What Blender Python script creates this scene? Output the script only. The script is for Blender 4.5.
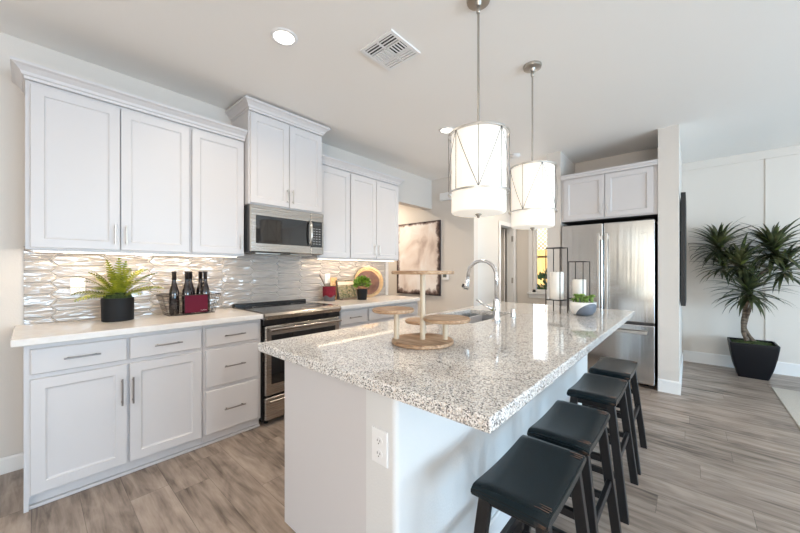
import bpy, bmesh, math, random
from mathutils import Vector, Matrix
random.seed(7)
D = bpy.data; SC = bpy.context.scene; COL = SC.collection
PI = math.pi
for o in list(D.objects): D.objects.remove(o)

# ------------------------------------------------------------------ camera, world, light, exposure
cam_d = D.cameras.new('camera'); cam = D.objects.new('camera', cam_d); COL.objects.link(cam)
cam_d.sensor_width = 36; cam_d.lens = 14.72; cam_d.shift_y = 3.0/800
cam.location = (0, 0, 1.27); cam.rotation_euler = (PI/2, 0, math.radians(41.54))
cam_d.clip_start = 0.02
SC.camera = cam
SC.view_settings.view_transform = 'Standard'; SC.view_settings.look = 'None'
SC.view_settings.gamma = 1; SC.view_settings.use_curve_mapping = False
SC.view_settings.exposure = 0.14
world = D.worlds.new('world'); SC.world = world; world.use_nodes = True
wn = world.node_tree.nodes; wl = world.node_tree.links
sky = wn.new('ShaderNodeTexSky'); sky.sky_type = 'NISHITA'; sky.sun_disc = False
sky.sun_elevation = math.radians(48); sky.sun_rotation = math.radians(200)
wl.new(sky.outputs[0], wn['Background'].inputs[0]); wn['Background'].inputs[1].default_value = 0.30

def area(name, loc, rot, sx, sy, power, col=(1, 1, 1), spread=PI):
    l = D.lights.new(name, 'AREA'); l.shape = 'RECTANGLE'; l.size = sx; l.size_y = sy
    l.energy = power; l.color = col; l.spread = spread
    o = D.objects.new(name, l); COL.objects.link(o); o.location = loc; o.rotation_euler = rot
    return o
DAY = (0.80, 0.91, 1.0)
WARM = (1.0, 0.84, 0.66)
# daylight through the big windows of the great room (behind and right of the camera) and the rear window, plus added upward fill lamps
area('daylight_right_window', (5.9, 2.0, 1.10), (0, PI/2, 0), 1.6, 4.4, 265, (0.37, 0.70, 1.0))
area('ceiling_fill_right', (5.85, 2.0, 1.0), (0, math.radians(152), 0), 1.2, 4.4, 165, (1.0, 0.88, 0.80))  # added fill lamp tilted up to brighten the ceiling
area('daylight_rear_window', (2.2, -3.9, 1.35), (PI/2, 0, 0), 2.8, 2.0, 28, DAY)
area('daylight_rear_door', (-0.8, -3.9, 1.35), (PI/2, 0, 0), 0.9, 2.0, 5, DAY)
area('ceiling_fill_rear', (2.2, -3.85, 1.0), (math.radians(152), 0, 0), 2.8, 1.2, 160, (1.0, 0.89, 0.80))  # second added uplight, lifts the ceiling from the rear
area('daylight_nook_window', (-1.7, 5.98, 1.5), (-PI/2, 0, 0), 0.8, 1.3, 11, (0.9, 0.95, 1.0))
sun_d = D.lights.new('sun', 'SUN'); sun_d.energy = 9.0; sun_d.angle = 0.01; sun_d.color = (1.0, 0.93, 0.82)
sun = D.objects.new('sun', sun_d); COL.objects.link(sun)
sun.rotation_euler = Vector((-0.22, 0.70, -0.68)).to_track_quat('-Z', 'Y').to_euler()

# ------------------------------------------------------------------ helpers
ORG = {}
def v3(*a): return Vector(a)

class MB:
    def __init__(s): s.bm = bmesh.new()
    def _new(s, verts, faces, smooth=False):
        vs = [s.bm.verts.new(v) for v in verts]
        out = []
        for f in faces:
            try:
                q = s.bm.faces.new([vs[i] for i in f]); q.smooth = smooth; out.append(q)
            except ValueError: pass
        return vs, out
    def box(s, a, b, bev=0.0, seg=1):
        x0, y0, z0 = (min(a[i], b[i]) for i in range(3)); x1, y1, z1 = (max(a[i], b[i]) for i in range(3))
        V = [(x0,y0,z0),(x1,y0,z0),(x1,y1,z0),(x0,y1,z0),(x0,y0,z1),(x1,y0,z1),(x1,y1,z1),(x0,y1,z1)]
        F = [(3,2,1,0),(4,5,6,7),(0,1,5,4),(1,2,6,5),(2,3,7,6),(3,0,4,7)]
        vs, fs = s._new(V, F)
        if bev:
            es = list({e for f in fs for e in f.edges})
            bmesh.ops.bevel(s.bm, geom=es, offset=bev, segments=seg, affect='EDGES', profile=0.5)
        return s
    def cyl(s, p, q, r, r2=None, n=16, cap=True):
        p = Vector(p); q = Vector(q); r2 = r if r2 is None else r2
        d = (q-p).normalized(); u = d.orthogonal().normalized(); w = d.cross(u)
        V = []
        for c, rr in ((p, r), (q, r2)):
            for i in range(n):
                a = 2*PI*i/n; V.append(c + u*math.cos(a)*rr + w*math.sin(a)*rr)
        s._new(V, [(i, (i+1) % n, n+(i+1) % n, n+i) for i in range(n)], True)
        if cap:
            s._new(V[:n], [tuple(range(n))[::-1]]); s._new(V[n:], [tuple(range(n))])
        return s
    def tube(s, pts, r, n=8, closed=False, cap=True):
        pts = [Vector(p) for p in pts]; N = len(pts)
        rr = r if isinstance(r, (list, tuple)) else [r]*N
        rings = []; u = None
        for i, p in enumerate(pts):
            if closed: t = pts[(i+1) % N]-pts[i-1]
            else: t = pts[min(i+1, N-1)]-pts[max(i-1, 0)]
            t.normalize()
            if u is None: u = t.orthogonal().normalized()
            u = (u - t*u.dot(t)).normalized(); w = t.cross(u)
            rings.append([s.bm.verts.new(p+u*math.cos(2*PI*k/n)*rr[i]+w*math.sin(2*PI*k/n)*rr[i]) for k in range(n)])
        for i in range(N if closed else N-1):
            A, B = rings[i], rings[(i+1) % N]
            for k in range(n):
                f = s.bm.faces.new((A[k], A[(k+1) % n], B[(k+1) % n], B[k])); f.smooth = True
        if cap and not closed:
            s.bm.faces.new(rings[0][::-1]); s.bm.faces.new(rings[-1])
        return s
    def lathe(s, prof, c=(0, 0, 0), n=32, cap0=True, cap1=True, sx=1, sy=1, sharp=()):
        rings = []
        for (r, z) in prof:
            rings.append([s.bm.verts.new((c[0]+r*math.cos(2*PI*k/n)*sx, c[1]+r*math.sin(2*PI*k/n)*sy, c[2]+z)) for k in range(n)])
        for i in range(len(prof)-1):
            for k in range(n):
                f = s.bm.faces.new((rings[i][k], rings[i][(k+1) % n], rings[i+1][(k+1) % n], rings[i+1][k])); f.smooth = True
        if cap0: s.bm.faces.new(rings[0][::-1])
        if cap1: s.bm.faces.new(rings[-1])
        return s
    def prism(s, poly, axis, a, b):
        # poly: 2D list, extruded along axis 0/1/2 from a to b
        def mk(p, t):
            q = [0, 0, 0]; o = [i for i in range(3) if i != axis]
            q[o[0]], q[o[1]] = p; q[axis] = t; return q
        n = len(poly); V = [mk(p, a) for p in poly]+[mk(p, b) for p in poly]
        s._new(V, [tuple(range(n))[::-1], tuple(range(n, 2*n))]+[(i, (i+1) % n, n+(i+1) % n, n+i) for i in range(n)])
        return s
    def rings(s, o, u, v, n, w, h, seq):
        # concentric rectangles: seq = [(inset, depth)], last one capped; o = lower corner
        o, u, v, n = map(Vector, (o, u, v, n)); R = []
        for ins, d in seq:
            R.append([s.bm.verts.new(o+u*a+v*b+n*d) for a, b in ((ins, ins), (w-ins, ins), (w-ins, h-ins), (ins, h-ins))])
        s.bm.faces.new(R[0][::-1])
        for A, B in zip(R, R[1:]):
            for k in range(4): s.bm.faces.new((A[k], A[(k+1) % 4], B[(k+1) % 4], B[k]))
        s.bm.faces.new(R[-1])
        return s
    def quad(s, *p):
        s._new(p, [tuple(range(len(p)))]); return s
    def sweep(s, pts, prof):
        # crown / moulding: pts [(x,y,nx,ny)] plan path with outward mitre vectors, prof [(out,z)]
        R = [[s.bm.verts.new((x+nx*o, y+ny*o, z)) for (o, z) in prof] for (x, y, nx, ny) in pts]
        n = len(prof)
        for A, B in zip(R, R[1:]):
            for k in range(n): s.bm.faces.new((A[k], A[(k+1) % n], B[(k+1) % n], B[k]))
        s.bm.faces.new(R[0][::-1]); s.bm.faces.new(R[-1])
        return s

def root_of(o):
    while o.parent: o = o.parent
    return o
def obj(name, mb, m, parent=None, sharp=None, center=None):
    """one mesh object. World coordinates unless the root thing was made with local=True"""
    bm = mb.bm
    bmesh.ops.recalc_face_normals(bm, faces=bm.faces)
    if sharp:
        for e in bm.edges:
            if len(e.link_faces) == 2 and e.calc_face_angle(0) > math.radians(sharp): e.smooth = False
    off = Vector((0, 0, 0))
    if parent is not None: off = ORG.get(root_of(parent).name, Vector((0, 0, 0)))
    elif center is not None:
        off = Vector(center)
    if off.length: bmesh.ops.translate(bm, verts=bm.verts, vec=-off)
    me = D.meshes.new(name); bm.to_mesh(me); bm.free()
    for mm in (m if isinstance(m, (list, tuple)) else [m]): me.materials.append(mm)
    o = D.objects.new(name, me); COL.objects.link(o)
    if parent is not None: o.parent = parent
    elif center is not None: o.location = off; ORG[o.name] = off
    return o
def tag(o, label=None, cat=None, group=None, kind=None):
    if label: o['label'] = label
    if cat: o['category'] = cat
    if group: o['group'] = group
    if kind: o['kind'] = kind
    return o
def thing(name, label, cat, loc=(0, 0, 0), group=None, local=False):
    o = D.objects.new(name, None); COL.objects.link(o); o.empty_display_size = 0.1
    if local: ORG[o.name] = Vector((0, 0, 0))
    else: o.location = loc; ORG[o.name] = Vector(loc)
    return tag(o, label, cat, group)
def structure(name, mb, m, label=None):
    o = obj(name, mb, m); o['kind'] = 'structure'
    if label: o['label'] = label
    return o
def copy_tree(o, parent=None):
    c = o.copy(); COL.objects.link(c)
    if parent is not None: c.parent = parent
    for ch in [q for q in D.objects if q.parent == o]: copy_tree(ch, c)
    return c

# ------------------------------------------------------------------ materials
def mat(name, col=(0.8, 0.8, 0.8), rough=0.5, metal=0.0, spec=0.5, emit=None, estr=0.0, coat=0.0, trans=0.0, alpha=1.0):
    m = D.materials.new(name); m.use_nodes = True; b = m.node_tree.nodes['Principled BSDF']
    b.inputs['Base Color'].default_value = (*col, 1); b.inputs['Roughness'].default_value = rough
    b.inputs['Metallic'].default_value = metal; b.inputs['Specular IOR Level'].default_value = spec
    if emit: b.inputs['Emission Color'].default_value = (*emit, 1); b.inputs['Emission Strength'].default_value = estr
    b.inputs['Coat Weight'].default_value = coat; b.inputs['Transmission Weight'].default_value = trans
    return m
def nd(m, t, **k):
    n = m.node_tree.nodes.new(t)
    for a, b in k.items():
        if a in n.inputs: n.inputs[a].default_value = b
        else: setattr(n, a, b)
    return n
def lk(m, a, b): m.node_tree.links.new(a, b)
def bs(m): return m.node_tree.nodes['Principled BSDF']
def coords(m, scale=(1, 1, 1), out='Object'):
    t = nd(m, 'ShaderNodeTexCoord'); mp = nd(m, 'ShaderNodeMapping'); mp.inputs['Scale'].default_value = scale
    lk(m, t.outputs[out], mp.inputs[0]); return mp.outputs[0]
def ramp(m, fac, stops, interp='LINEAR'):
    r = nd(m, 'ShaderNodeValToRGB'); r.color_ramp.interpolation = interp
    while len(r.color_ramp.elements) < len(stops): r.color_ramp.elements.new(0.5)
    for e, (p, c) in zip(r.color_ramp.elements, stops): e.position = p; e.color = (*c, 1)
    lk(m, fac, r.inputs[0]); return r.outputs[0]
def bump(m, h, strength=0.2, dist=0.01):
    b = nd(m, 'ShaderNodeBump', Strength=strength, Distance=dist); lk(m, h, b.inputs['Height']); lk(m, b.outputs[0], bs(m).inputs['Normal'])
def noise_bump(m, scale, strength, dist=0.01, sc=(1, 1, 1), detail=3):
    n = nd(m, 'ShaderNodeTexNoise', Scale=scale, Detail=detail); lk(m, coords(m, sc), n.inputs['Vector']); bump(m, n.outputs[0], strength, dist)
    return n
def noisy(name, stops, scale=4, sc=(1, 1, 1), rough=0.5, metal=0, detail=4, b=0.0, bd=0.01, coat=0, dist=0.0):
    m = mat(name, rough=rough, metal=metal, coat=coat)
    n = nd(m, 'ShaderNodeTexNoise', Scale=scale, Detail=detail, Distortion=dist); lk(m, coords(m, sc), n.inputs['Vector'])
    lk(m, ramp(m, n.outputs[0], stops), bs(m).inputs['Base Color'])
    if b: bump(m, n.outputs[0], b, bd)
    return m

M_wall = mat('wall_paint', (0.66, 0.62, 0.575), 0.7); noise_bump(M_wall, 90, 0.12, 0.004)
M_ceil = mat('ceiling_paint', (0.88, 0.86, 0.83), 0.8); noise_bump(M_ceil, 80, 0.1, 0.004)
M_panel = mat('panelled_wall_paint', (0.69, 0.65, 0.60), 0.6)
M_trim = mat('trim_paint', (0.80, 0.80, 0.79), 0.4)
M_cab = mat('white_cabinet_paint', (0.62, 0.60, 0.60), 0.4)
M_cabgap = mat('cabinet_reveal', (0.45, 0.45, 0.46), 0.6)
M_textured = mat('orange_peel_wall', (0.70, 0.70, 0.69), 0.6); noise_bump(M_textured, 120, 0.25, 0.004)
M_quartz = noisy('warm_white_quartz', [(0.3, (0.74, 0.69, 0.64)), (0.7, (0.80, 0.76, 0.72))], 18, rough=0.12)
M_nickel = mat('brushed_nickel', (0.62, 0.60, 0.57), 0.3, 1.0)
M_nickel_d = mat('satin_nickel_rod', (0.45, 0.42, 0.38), 0.35, 1.0)
M_pull = mat('dark_bronze_nickel', (0.30, 0.28, 0.27), 0.3, 1.0)
M_chrome = mat('chrome', (0.75, 0.75, 0.76), 0.08, 1.0)
M_black = mat('black_enamel', (0.012, 0.012, 0.013), 0.25)
M_blackglass = mat('black_glass', (0.008, 0.008, 0.009), 0.04, spec=0.7)
M_dark = mat('dark_recess', (0.02, 0.02, 0.02), 0.7)
M_iron = mat('black_iron_wire', (0.02, 0.018, 0.017), 0.45, 0.3)
M_plate = mat('white_plastic', (0.82, 0.82, 0.82), 0.35)
M_slot = mat('socket_slot', (0.08, 0.08, 0.08), 0.6)
M_shade = mat('lit_linen_shade', (0.85, 0.83, 0.78), 0.8, emit=(1.0, 0.93, 0.82), estr=0.36)
M_lamp = mat('recessed_lamp_glow', (1, 1, 1), 0.5, emit=(1.0, 0.93, 0.82), estr=5.0)
M_led = mat('led_strip_glow', (1, 1, 1), 0.5, emit=(1.0, 0.84, 0.62), estr=3.2)
M_candle = mat('ivory_wax', (0.86, 0.83, 0.77), 0.5)
M_glass = mat('window_glass', (1, 1, 1), 0.0, trans=1.0); bs(M_glass).inputs['IOR'].default_value = 1.02
M_bottle = mat('black_bottle_glass', (0.010, 0.006, 0.007), 0.06, spec=0.8)
M_burg = mat('burgundy_card', (0.10, 0.003, 0.018), 0.6, spec=0.2)
M_redcloth = noisy('crimson_cloth', [(0.3, (0.12, 0.003, 0.012)), (0.7, (0.22, 0.008, 0.025))], 40, rough=0.9, b=0.4)
M_pot = mat('charcoal_ceramic', (0.014, 0.015, 0.017), 0.5, spec=0.15)
M_potmat = mat('graphite_planter', (0.007, 0.007, 0.009), 0.5, spec=0.2)
M_crock = mat('grey_stoneware', (0.10, 0.10, 0.11), 0.5)
M_soil = noisy('moss_topping', [(0.35, (0.015, 0.025, 0.006)), (0.65, (0.05, 0.08, 0.015))], 60, rough=1, b=0.8)
M_fern = noisy('yellow_green_fern', [(0.3, (0.08, 0.12, 0.006)), (0.7, (0.30, 0.31, 0.015))], 25, rough=0.55)
M_basil = noisy('bright_green_leaf', [(0.3, (0.05, 0.14, 0.01)), (0.7, (0.22, 0.36, 0.03))], 40, rough=0.5)
M_succ = noisy('pale_green_succulent', [(0.3, (0.12, 0.24, 0.04)), (0.7, (0.38, 0.52, 0.14))], 40, rough=0.5)
M_drac = noisy('dark_blade_leaf', [(0.3, (0.02, 0.028, 0.014)), (0.48, (0.045, 0.06, 0.025)), (0.66, (0.14, 0.15, 0.065))], 7, rough=0.4)
M_drac2 = noisy('young_blade_leaf', [(0.3, (0.07, 0.11, 0.025)), (0.7, (0.24, 0.30, 0.08))], 7, rough=0.4)
M_bark = noisy('grey_brown_bark', [(0.3, (0.05, 0.035, 0.025)), (0.7, (0.22, 0.165, 0.12))], 14, (1, 1, 3), rough=0.9, b=0.6)
M_bowl = mat('white_ceramic', (0.80, 0.79, 0.77), 0.4)
M_bowlblue = mat('slate_blue_glaze', (0.13, 0.15, 0.18), 0.5)
M_rug = noisy('pale_cream_rug', [(0.3, (0.52, 0.47, 0.41)), (0.7, (0.62, 0.57, 0.50))], 150, rough=1, b=0.3)
M_tvframe = mat('charcoal_frame', (0.008, 0.008, 0.009), 0.5)

# stainless, brushed
def stainless(name, sc, base=(0.56, 0.55, 0.54), rough=0.24):
    m = mat(name, base, rough, 1.0)
    n = nd(m, 'ShaderNodeTexNoise', Scale=1.0, Detail=2); lk(m, coords(m, sc), n.inputs['Vector'])
    bump(m, n.outputs[0], 0.5, 0.008)
    return m
M_steel_f = stainless('fridge_stainless', (9, 9, 0.25), (0.62, 0.61, 0.60), 0.2)
M_steel = stainless('appliance_stainless', (3, 3, 60), (0.46, 0.42, 0.38), 0.22)
M_sinksteel = mat('sink_stainless', (0.50, 0.50, 0.50), 0.3, 1.0)

# granite
def granite():
    m = mat('speckled_granite', rough=0.055, spec=0.6)
    c = coords(m)
    v = nd(m, 'ShaderNodeTexVoronoi', Scale=290.0); lk(m, c, v.inputs['Vector'])
    sp = nd(m, 'ShaderNodeSeparateColor'); lk(m, v.outputs['Color'], sp.inputs[0])
    n = nd(m, 'ShaderNodeTexNoise', Scale=30.0, Detail=3); lk(m, c, n.inputs['Vector'])
    ad = nd(m, 'ShaderNodeMath', operation='MULTIPLY_ADD'); lk(m, n.outputs[0], ad.inputs[0]); ad.inputs[1].default_value = 0.35
    lk(m, sp.outputs[0], ad.inputs[2])
    sb = nd(m, 'ShaderNodeMath', operation='SUBTRACT'); lk(m, ad.outputs[0], sb.inputs[0]); sb.inputs[1].default_value = 0.17
    c1 = ramp(m, sb.outputs[0], [(0.0, (0.04, 0.04, 0.042)), (0.055, (0.17, 0.165, 0.16)), (0.15, (0.36, 0.345, 0.33)), (0.32, (0.64, 0.62, 0.59)), (0.54, (0.87, 0.85, 0.82)), (0.90, (0.70, 0.62, 0.54))], 'CONSTANT')
    lk(m, c1, bs(m).inputs['Base Color'])
    return m
M_granite = granite()

# wood plank floor: boards run along X
def planks():
    m = mat('grey_brown_plank_floor', rough=0.38)
    t = nd(m, 'ShaderNodeTexCoord'); s = nd(m, 'ShaderNodeSeparateXYZ'); lk(m, t.outputs['Object'], s.inputs[0])
    def mth(op, a, b=None, **k):
        n = nd(m, 'ShaderNodeMath', operation=op)
        for i, x in enumerate((a, b)):
            if x is None: continue
            if isinstance(x, (int, float)): n.inputs[i].default_value = x
            else: lk(m, x, n.inputs[i])
        return n.outputs[0]
    W, L = 0.18, 1.22
    yr = mth('DIVIDE', s.outputs[1], W); row = mth('FLOOR', yr); fy = mth('FRACT', yr)
    wn1 = nd(m, 'ShaderNodeTexWhiteNoise', noise_dimensions='1D'); lk(m, row, wn1.inputs['W'])
    xr = mth('ADD', mth('DIVIDE', s.outputs[0], L), wn1.outputs['Value']); colx = mth('FLOOR', xr); fx = mth('FRACT', xr)
    cb = nd(m, 'ShaderNodeCombineXYZ'); lk(m, row, cb.inputs[0]); lk(m, colx, cb.inputs[1])
    wn2 = nd(m, 'ShaderNodeTexWhiteNoise', noise_dimensions='2D'); lk(m, cb.outputs[0], wn2.inputs['Vector'])
    # grain, shifted per board
    off = nd(m, 'ShaderNodeVectorMath', operation='SCALE'); lk(m, wn2.outputs['Color'], off.inputs[0]); off.inputs['Scale'].default_value = 30
    ad = nd(m, 'ShaderNodeVectorMath', operation='ADD'); lk(m, t.outputs['Object'], ad.inputs[0]); lk(m, off.outputs[0], ad.inputs[1])
    mp = nd(m, 'ShaderNodeMapping'); mp.inputs['Scale'].default_value = (1.6, 16, 1); lk(m, ad.outputs[0], mp.inputs[0])
    n = nd(m, 'ShaderNodeTexNoise', Scale=1.6, Detail=7, Roughness=0.62, Distortion=0.5); lk(m, mp.outputs[0], n.inputs['Vector'])
    mp2 = nd(m, 'ShaderNodeMapping'); mp2.inputs['Scale'].default_value = (1.2, 3.5, 1); lk(m, ad.outputs[0], mp2.inputs[0])
    n2 = nd(m, 'ShaderNodeTexNoise', Scale=2.2, Detail=3, Distortion=1.2); lk(m, mp2.outputs[0], n2.inputs['Vector'])
    f = mth('ADD', mth('MULTIPLY', n.outputs[0], 0.62), mth('ADD', mth('MULTIPLY', n2.outputs[0], 0.45), mth('MULTIPLY', wn2.outputs['Value'], 0.11)))
    c = ramp(m, f, [(0.40, (0.085, 0.062, 0.048)), (0.50, (0.215, 0.170, 0.137)), (0.62, (0.35, 0.28, 0.23)), (0.78, (0.47, 0.39, 0.33))])
    e1 = mth('LESS_THAN', fy, 0.014); e2 = mth('LESS_THAN', fx, 0.0022); e = mth('MAXIMUM', e1, e2)
    mx = nd(m, 'ShaderNodeMix', data_type='RGBA'); lk(m, mth('MULTIPLY', e, 0.55), mx.inputs[0]); lk(m, c, mx.inputs[6]); mx.inputs[7].default_value = (0.05, 0.038, 0.03, 1)
    lk(m, mx.outputs[2], bs(m).inputs['Base Color'])
    lk(m, ramp(m, n.outputs[0], [(0.3, (0.42,)*3), (0.7, (0.30,)*3)]), bs(m).inputs['Roughness'])
    bump(m, n.outputs[0], 0.12, 0.004)
    return m
M_floor = planks()

# glossy wavy tile
M_tile = mat('wavy_glazed_tile', (0.40, 0.37, 0.345), 0.05, spec=1.0)
noise_bump(M_tile, 1.0, 0.9, 0.018, (1, 7, 28), 1)
M_grout = mat('pale_grout', (0.62, 0.60, 0.57), 0.9)

def wood(name, stops, sc=(3, 30, 30), rough=0.5, scale=2.0, b=0.1):
    return noisy(name, stops, scale, sc, rough, detail=5, b=b, bd=0.002, dist=0.8)
M_wood = wood('light_acacia_wood', [(0.3, (0.22, 0.12, 0.06)), (0.5, (0.42, 0.26, 0.15)), (0.7, (0.58, 0.42, 0.27))])
M_post = mat('pale_wood_post', (0.60, 0.50, 0.37), 0.5)
M_woodrim = noisy('honey_wood', [(0.3, (0.42, 0.25, 0.11)), (0.7, (0.62, 0.42, 0.22))], 20, rough=0.5)
M_walnut = noisy('walnut_bowl', [(0.3, (0.07, 0.025, 0.012)), (0.7, (0.20, 0.085, 0.04))], 12, rough=0.45)
M_stick = mat('utensil_dark_wood', (0.16, 0.12, 0.09), 0.6)

# worn black stool wood
def stoolwood():
    m = mat('worn_black_wood', rough=0.27, spec=0.4)
    g = nd(m, 'ShaderNodeNewGeometry'); n = nd(m, 'ShaderNodeTexNoise', Scale=18.0, Detail=5); lk(m, coords(m, (1, 6, 1)), n.inputs['Vector'])
    p = ramp(m, g.outputs['Pointiness'], [(0.56, (0, 0, 0)), (0.64, (1, 1, 1))])
    q = ramp(m, n.outputs[0], [(0.55, (0, 0, 0)), (0.68, (0.8, 0.8, 0.8))])
    mul = nd(m, 'ShaderNodeMath', operation='MULTIPLY'); lk(m, p, mul.inputs[0]); lk(m, q, mul.inputs[1])
    mx = nd(m, 'ShaderNodeMix', data_type='RGBA'); lk(m, mul.outputs[0], mx.inputs[0])
    mx.inputs[6].default_value = (0.007, 0.014, 0.018, 1); mx.inputs[7].default_value = (0.22, 0.12, 0.07, 1)
    lk(m, mx.outputs[2], bs(m).inputs['Base Color'])
    return m
M_stool = stoolwood()
M_stoolleg = mat('black_painted_wood', (0.010, 0.010, 0.011), 0.35)
M_wear = mat('bare_wood_wear', (0.17, 0.10, 0.07), 0.6)

# abstract canvas
def canvas():
    m = mat('distressed_blush_canvas', rough=0.8)
    tc = nd(m, 'ShaderNodeTexCoord'); s = nd(m, 'ShaderNodeSeparateXYZ'); lk(m, tc.outputs['Generated'], s.inputs[0])
    def mth(op, a, b=None):
        n = nd(m, 'ShaderNodeMath', operation=op)
        for i, x in enumerate((a, b)):
            if x is None: continue
            if isinstance(x, (int, float)): n.inputs[i].default_value = x
            else: lk(m, x, n.inputs[i])
        return n.outputs[0]
    dx = mth('MINIMUM', s.outputs[0], mth('SUBTRACT', 1.0, s.outputs[0]))
    dz = mth('MINIMUM', s.outputs[2], mth('MULTIPLY', mth('SUBTRACT', 1.0, s.outputs[2]), 2.2))
    d = mth('MINIMUM', dx, dz)
    n = nd(m, 'ShaderNodeTexNoise', Scale=5.0, Detail=8, Roughness=0.7); lk(m, tc.outputs['Generated'], n.inputs['Vector'])
    e = mth('SUBTRACT', mth('ADD', mth('MULTIPLY', d, 3.2), n.outputs[0]), 0.5)
    edge = ramp(m, e, [(0.02, (0.03, 0.018, 0.02)), (0.14, (0.25, 0.19, 0.18)), (0.26, (1, 1, 1))])
    n2 = nd(m, 'ShaderNodeTexNoise', Scale=2.6, Detail=7, Distortion=0.6); lk(m, tc.outputs['Generated'], n2.inputs['Vector'])
    c = ramp(m, n2.outputs[0], [(0.32, (0.50, 0.39, 0.34)), (0.44, (0.74, 0.64, 0.58)), (0.60, (0.84, 0.80, 0.77))])
    mx = nd(m, 'ShaderNodeMix', data_type='RGBA', blend_type='MULTIPLY'); mx.inputs[0].default_value = 1; lk(m, c, mx.inputs[6]); lk(m, edge, mx.inputs[7])
    lk(m, mx.outputs[2], bs(m).inputs['Base Color'])
    return m
M_canvas = canvas()
M_page = noisy('cookbook_photo_page', [(0.34, (0.02, 0.03, 0.012)), (0.45, (0.12, 0.14, 0.06)), (0.50, (0.38, 0.27, 0.19)), (0.56, (0.05, 0.08, 0.03)), (0.70, (0.40, 0.33, 0.27))], 26, rough=0.5, detail=2)
M_pageplain = mat('cookbook_blush_page', (0.62, 0.50, 0.44), 0.6)
M_orange = noisy('orange_print', [(0.35, (0.58, 0.28, 0.08)), (0.65, (0.78, 0.55, 0.30))], 30, rough=0.6)
M_fence = noisy('cedar_fence', [(0.3, (0.55, 0.33, 0.10)), (0.7, (0.80, 0.55, 0.22))], 3, (14, 1, 1), rough=0.8)
M_fencepost = mat('fence_gap', (0.20, 0.11, 0.04), 0.9)
M_shrub = noisy('garden_leaf', [(0.3, (0.05, 0.11, 0.04)), (0.7, (0.14, 0.25, 0.08))], 10, rough=0.6)
M_ground = noisy('garden_gravel', [(0.3, (0.4, 0.36, 0.3)), (0.7, (0.55, 0.5, 0.44))], 30, rough=1)

# ------------------------------------------------------------------ the setting
WX = -3.2; CZ = 2.743; FY = 6.03; AY = 4.40; DX = -2.42
structure('floor', MB().box((-5.6, -4.1, -0.08), (6.1, 6.2, 0)), M_floor)
structure('ceiling', MB().box((-5.6, -4.1, CZ), (6.1, 6.2, CZ+0.1)), M_ceil)
# kitchen wall with the passage opening beyond the cabinets
mb = MB().box((WX-0.14, -4.0, 0), (WX, 3.36, CZ)); mb.box((WX-0.14, 3.36, 2.27), (WX, AY, CZ))
structure('wall_left', mb, M_wall)
structure('wall_hall', MB().box((-5.5, AY, 0), (DX, AY+0.12, CZ)), M_wall)
structure('wall_hall_end', MB().box((-5.6, 1.9, 0), (-5.5, AY+0.1, CZ)), M_wall)
structure('wall_hall_side', MB().box((-5.5, 1.9, 0), (WX-0.14, 2.0, CZ)), M_wall)
# wall with the pantry doorway
dy0, dy1, dz = 5.30, 5.86, 2.03
mb = MB().box((DX-0.12, AY+0.12, 0), (DX, dy0, CZ)); mb.box((DX-0.12, dy1, 0), (DX, FY, CZ)); mb.box((DX-0.12, dy0, dz), (DX, dy1, CZ))
structure('wall_passage', mb, mat('passage_wall_paint', (0.68, 0.68, 0.66), 0.7))
structure('wall_closet', MB().box((-3.5, AY+0.12, 0), (-3.4, FY, CZ)), M_wall)
mb = MB()
for (a, b) in ((dy0-0.07, dy0), (dy1, dy1+0.07)): mb.box((DX, a, 0), (DX+0.018, b, dz+0.07), 0.003)
mb.box((DX, dy0, dz), (DX+0.018, dy1, dz+0.07), 0.003)
mb.box((DX-0.12, dy0-0.001, 0), (DX, dy0+0.012, dz)); mb.box((DX-0.12, dy1-0.012, 0), (DX, dy1+0.001, dz))
structure('trim_1', mb, M_trim)
# the open pantry door, hinged on the far jamb, swung into the room behind
dr = thing('door_1', 'open white panel door swung back from the doorway beyond the island sink', 'door', (DX-0.12, dy1-0.03, 0.01))
dr['kind'] = 'structure'
M_door_shaded = mat('shaded_door_white', (0.72, 0.68, 0.62), 0.45)  # white door toned beige: its shade is put into the colour
mb = MB().rings((DX-0.13-0.60, dy1-0.055, 0.012), (1, 0, 0), (0, 0, 1), (0, -1, 0), 0.60, 2.0, [(0, 0), (0, 0.032), (0.002, 0.034), (0.11, 0.034), (0.118, 0.028), (0.15, 0.028), (0.158, 0.032)])
obj('door_leaf', mb, M_door_shaded, dr)
for z in (0.25, 1.02, 1.78):
    obj('hinge', MB().cyl((DX-0.001, dy1-0.02, z), (DX-0.001, dy1-0.02, z+0.10), 0.009).box((DX-0.03, dy1-0.014, z), (DX+0.004, dy1-0.011, z+0.10)), M_nickel_d, dr)
# far wall with window
wx0, wx1, wz0, wz1 = -2.13, -1.25, 0.86, 2.10
mb = MB().box((-3.4, FY, 0), (wx0, FY+0.12, CZ)); mb.box((wx1, FY, 0), (5.9, FY+0.12, CZ))
mb.box((wx0, FY, 0), (wx1, FY+0.12, wz0)); mb.box((wx0, FY, wz1), (wx1, FY+0.12, CZ))
structure('wall_far', mb, M_panel)
fr = MB()
fr.box((wx0, FY+0.02, wz0), (wx0+0.05, FY+0.08, wz1)); fr.box((wx1-0.05, FY+0.02, wz0), (wx1, FY+0.08, wz1))
fr.box((wx0, FY+0.02, wz1-0.05), (wx1, FY+0.08, wz1)); fr.box((wx0, FY+0.02, wz0), (wx1, FY+0.08, wz0+0.05))
fr.box(((wx0+wx1)/2-0.02, FY+0.03, wz0), ((wx0+wx1)/2+0.02, FY+0.07, wz1))
wroot = thing('window_1', 'white framed window looking on a wooden fence beyond the island', 'window', ((wx0+wx1)/2, FY+0.05, wz0)); wroot['kind'] = 'structure'
obj('window_frame', fr, M_trim, wroot)
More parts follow.
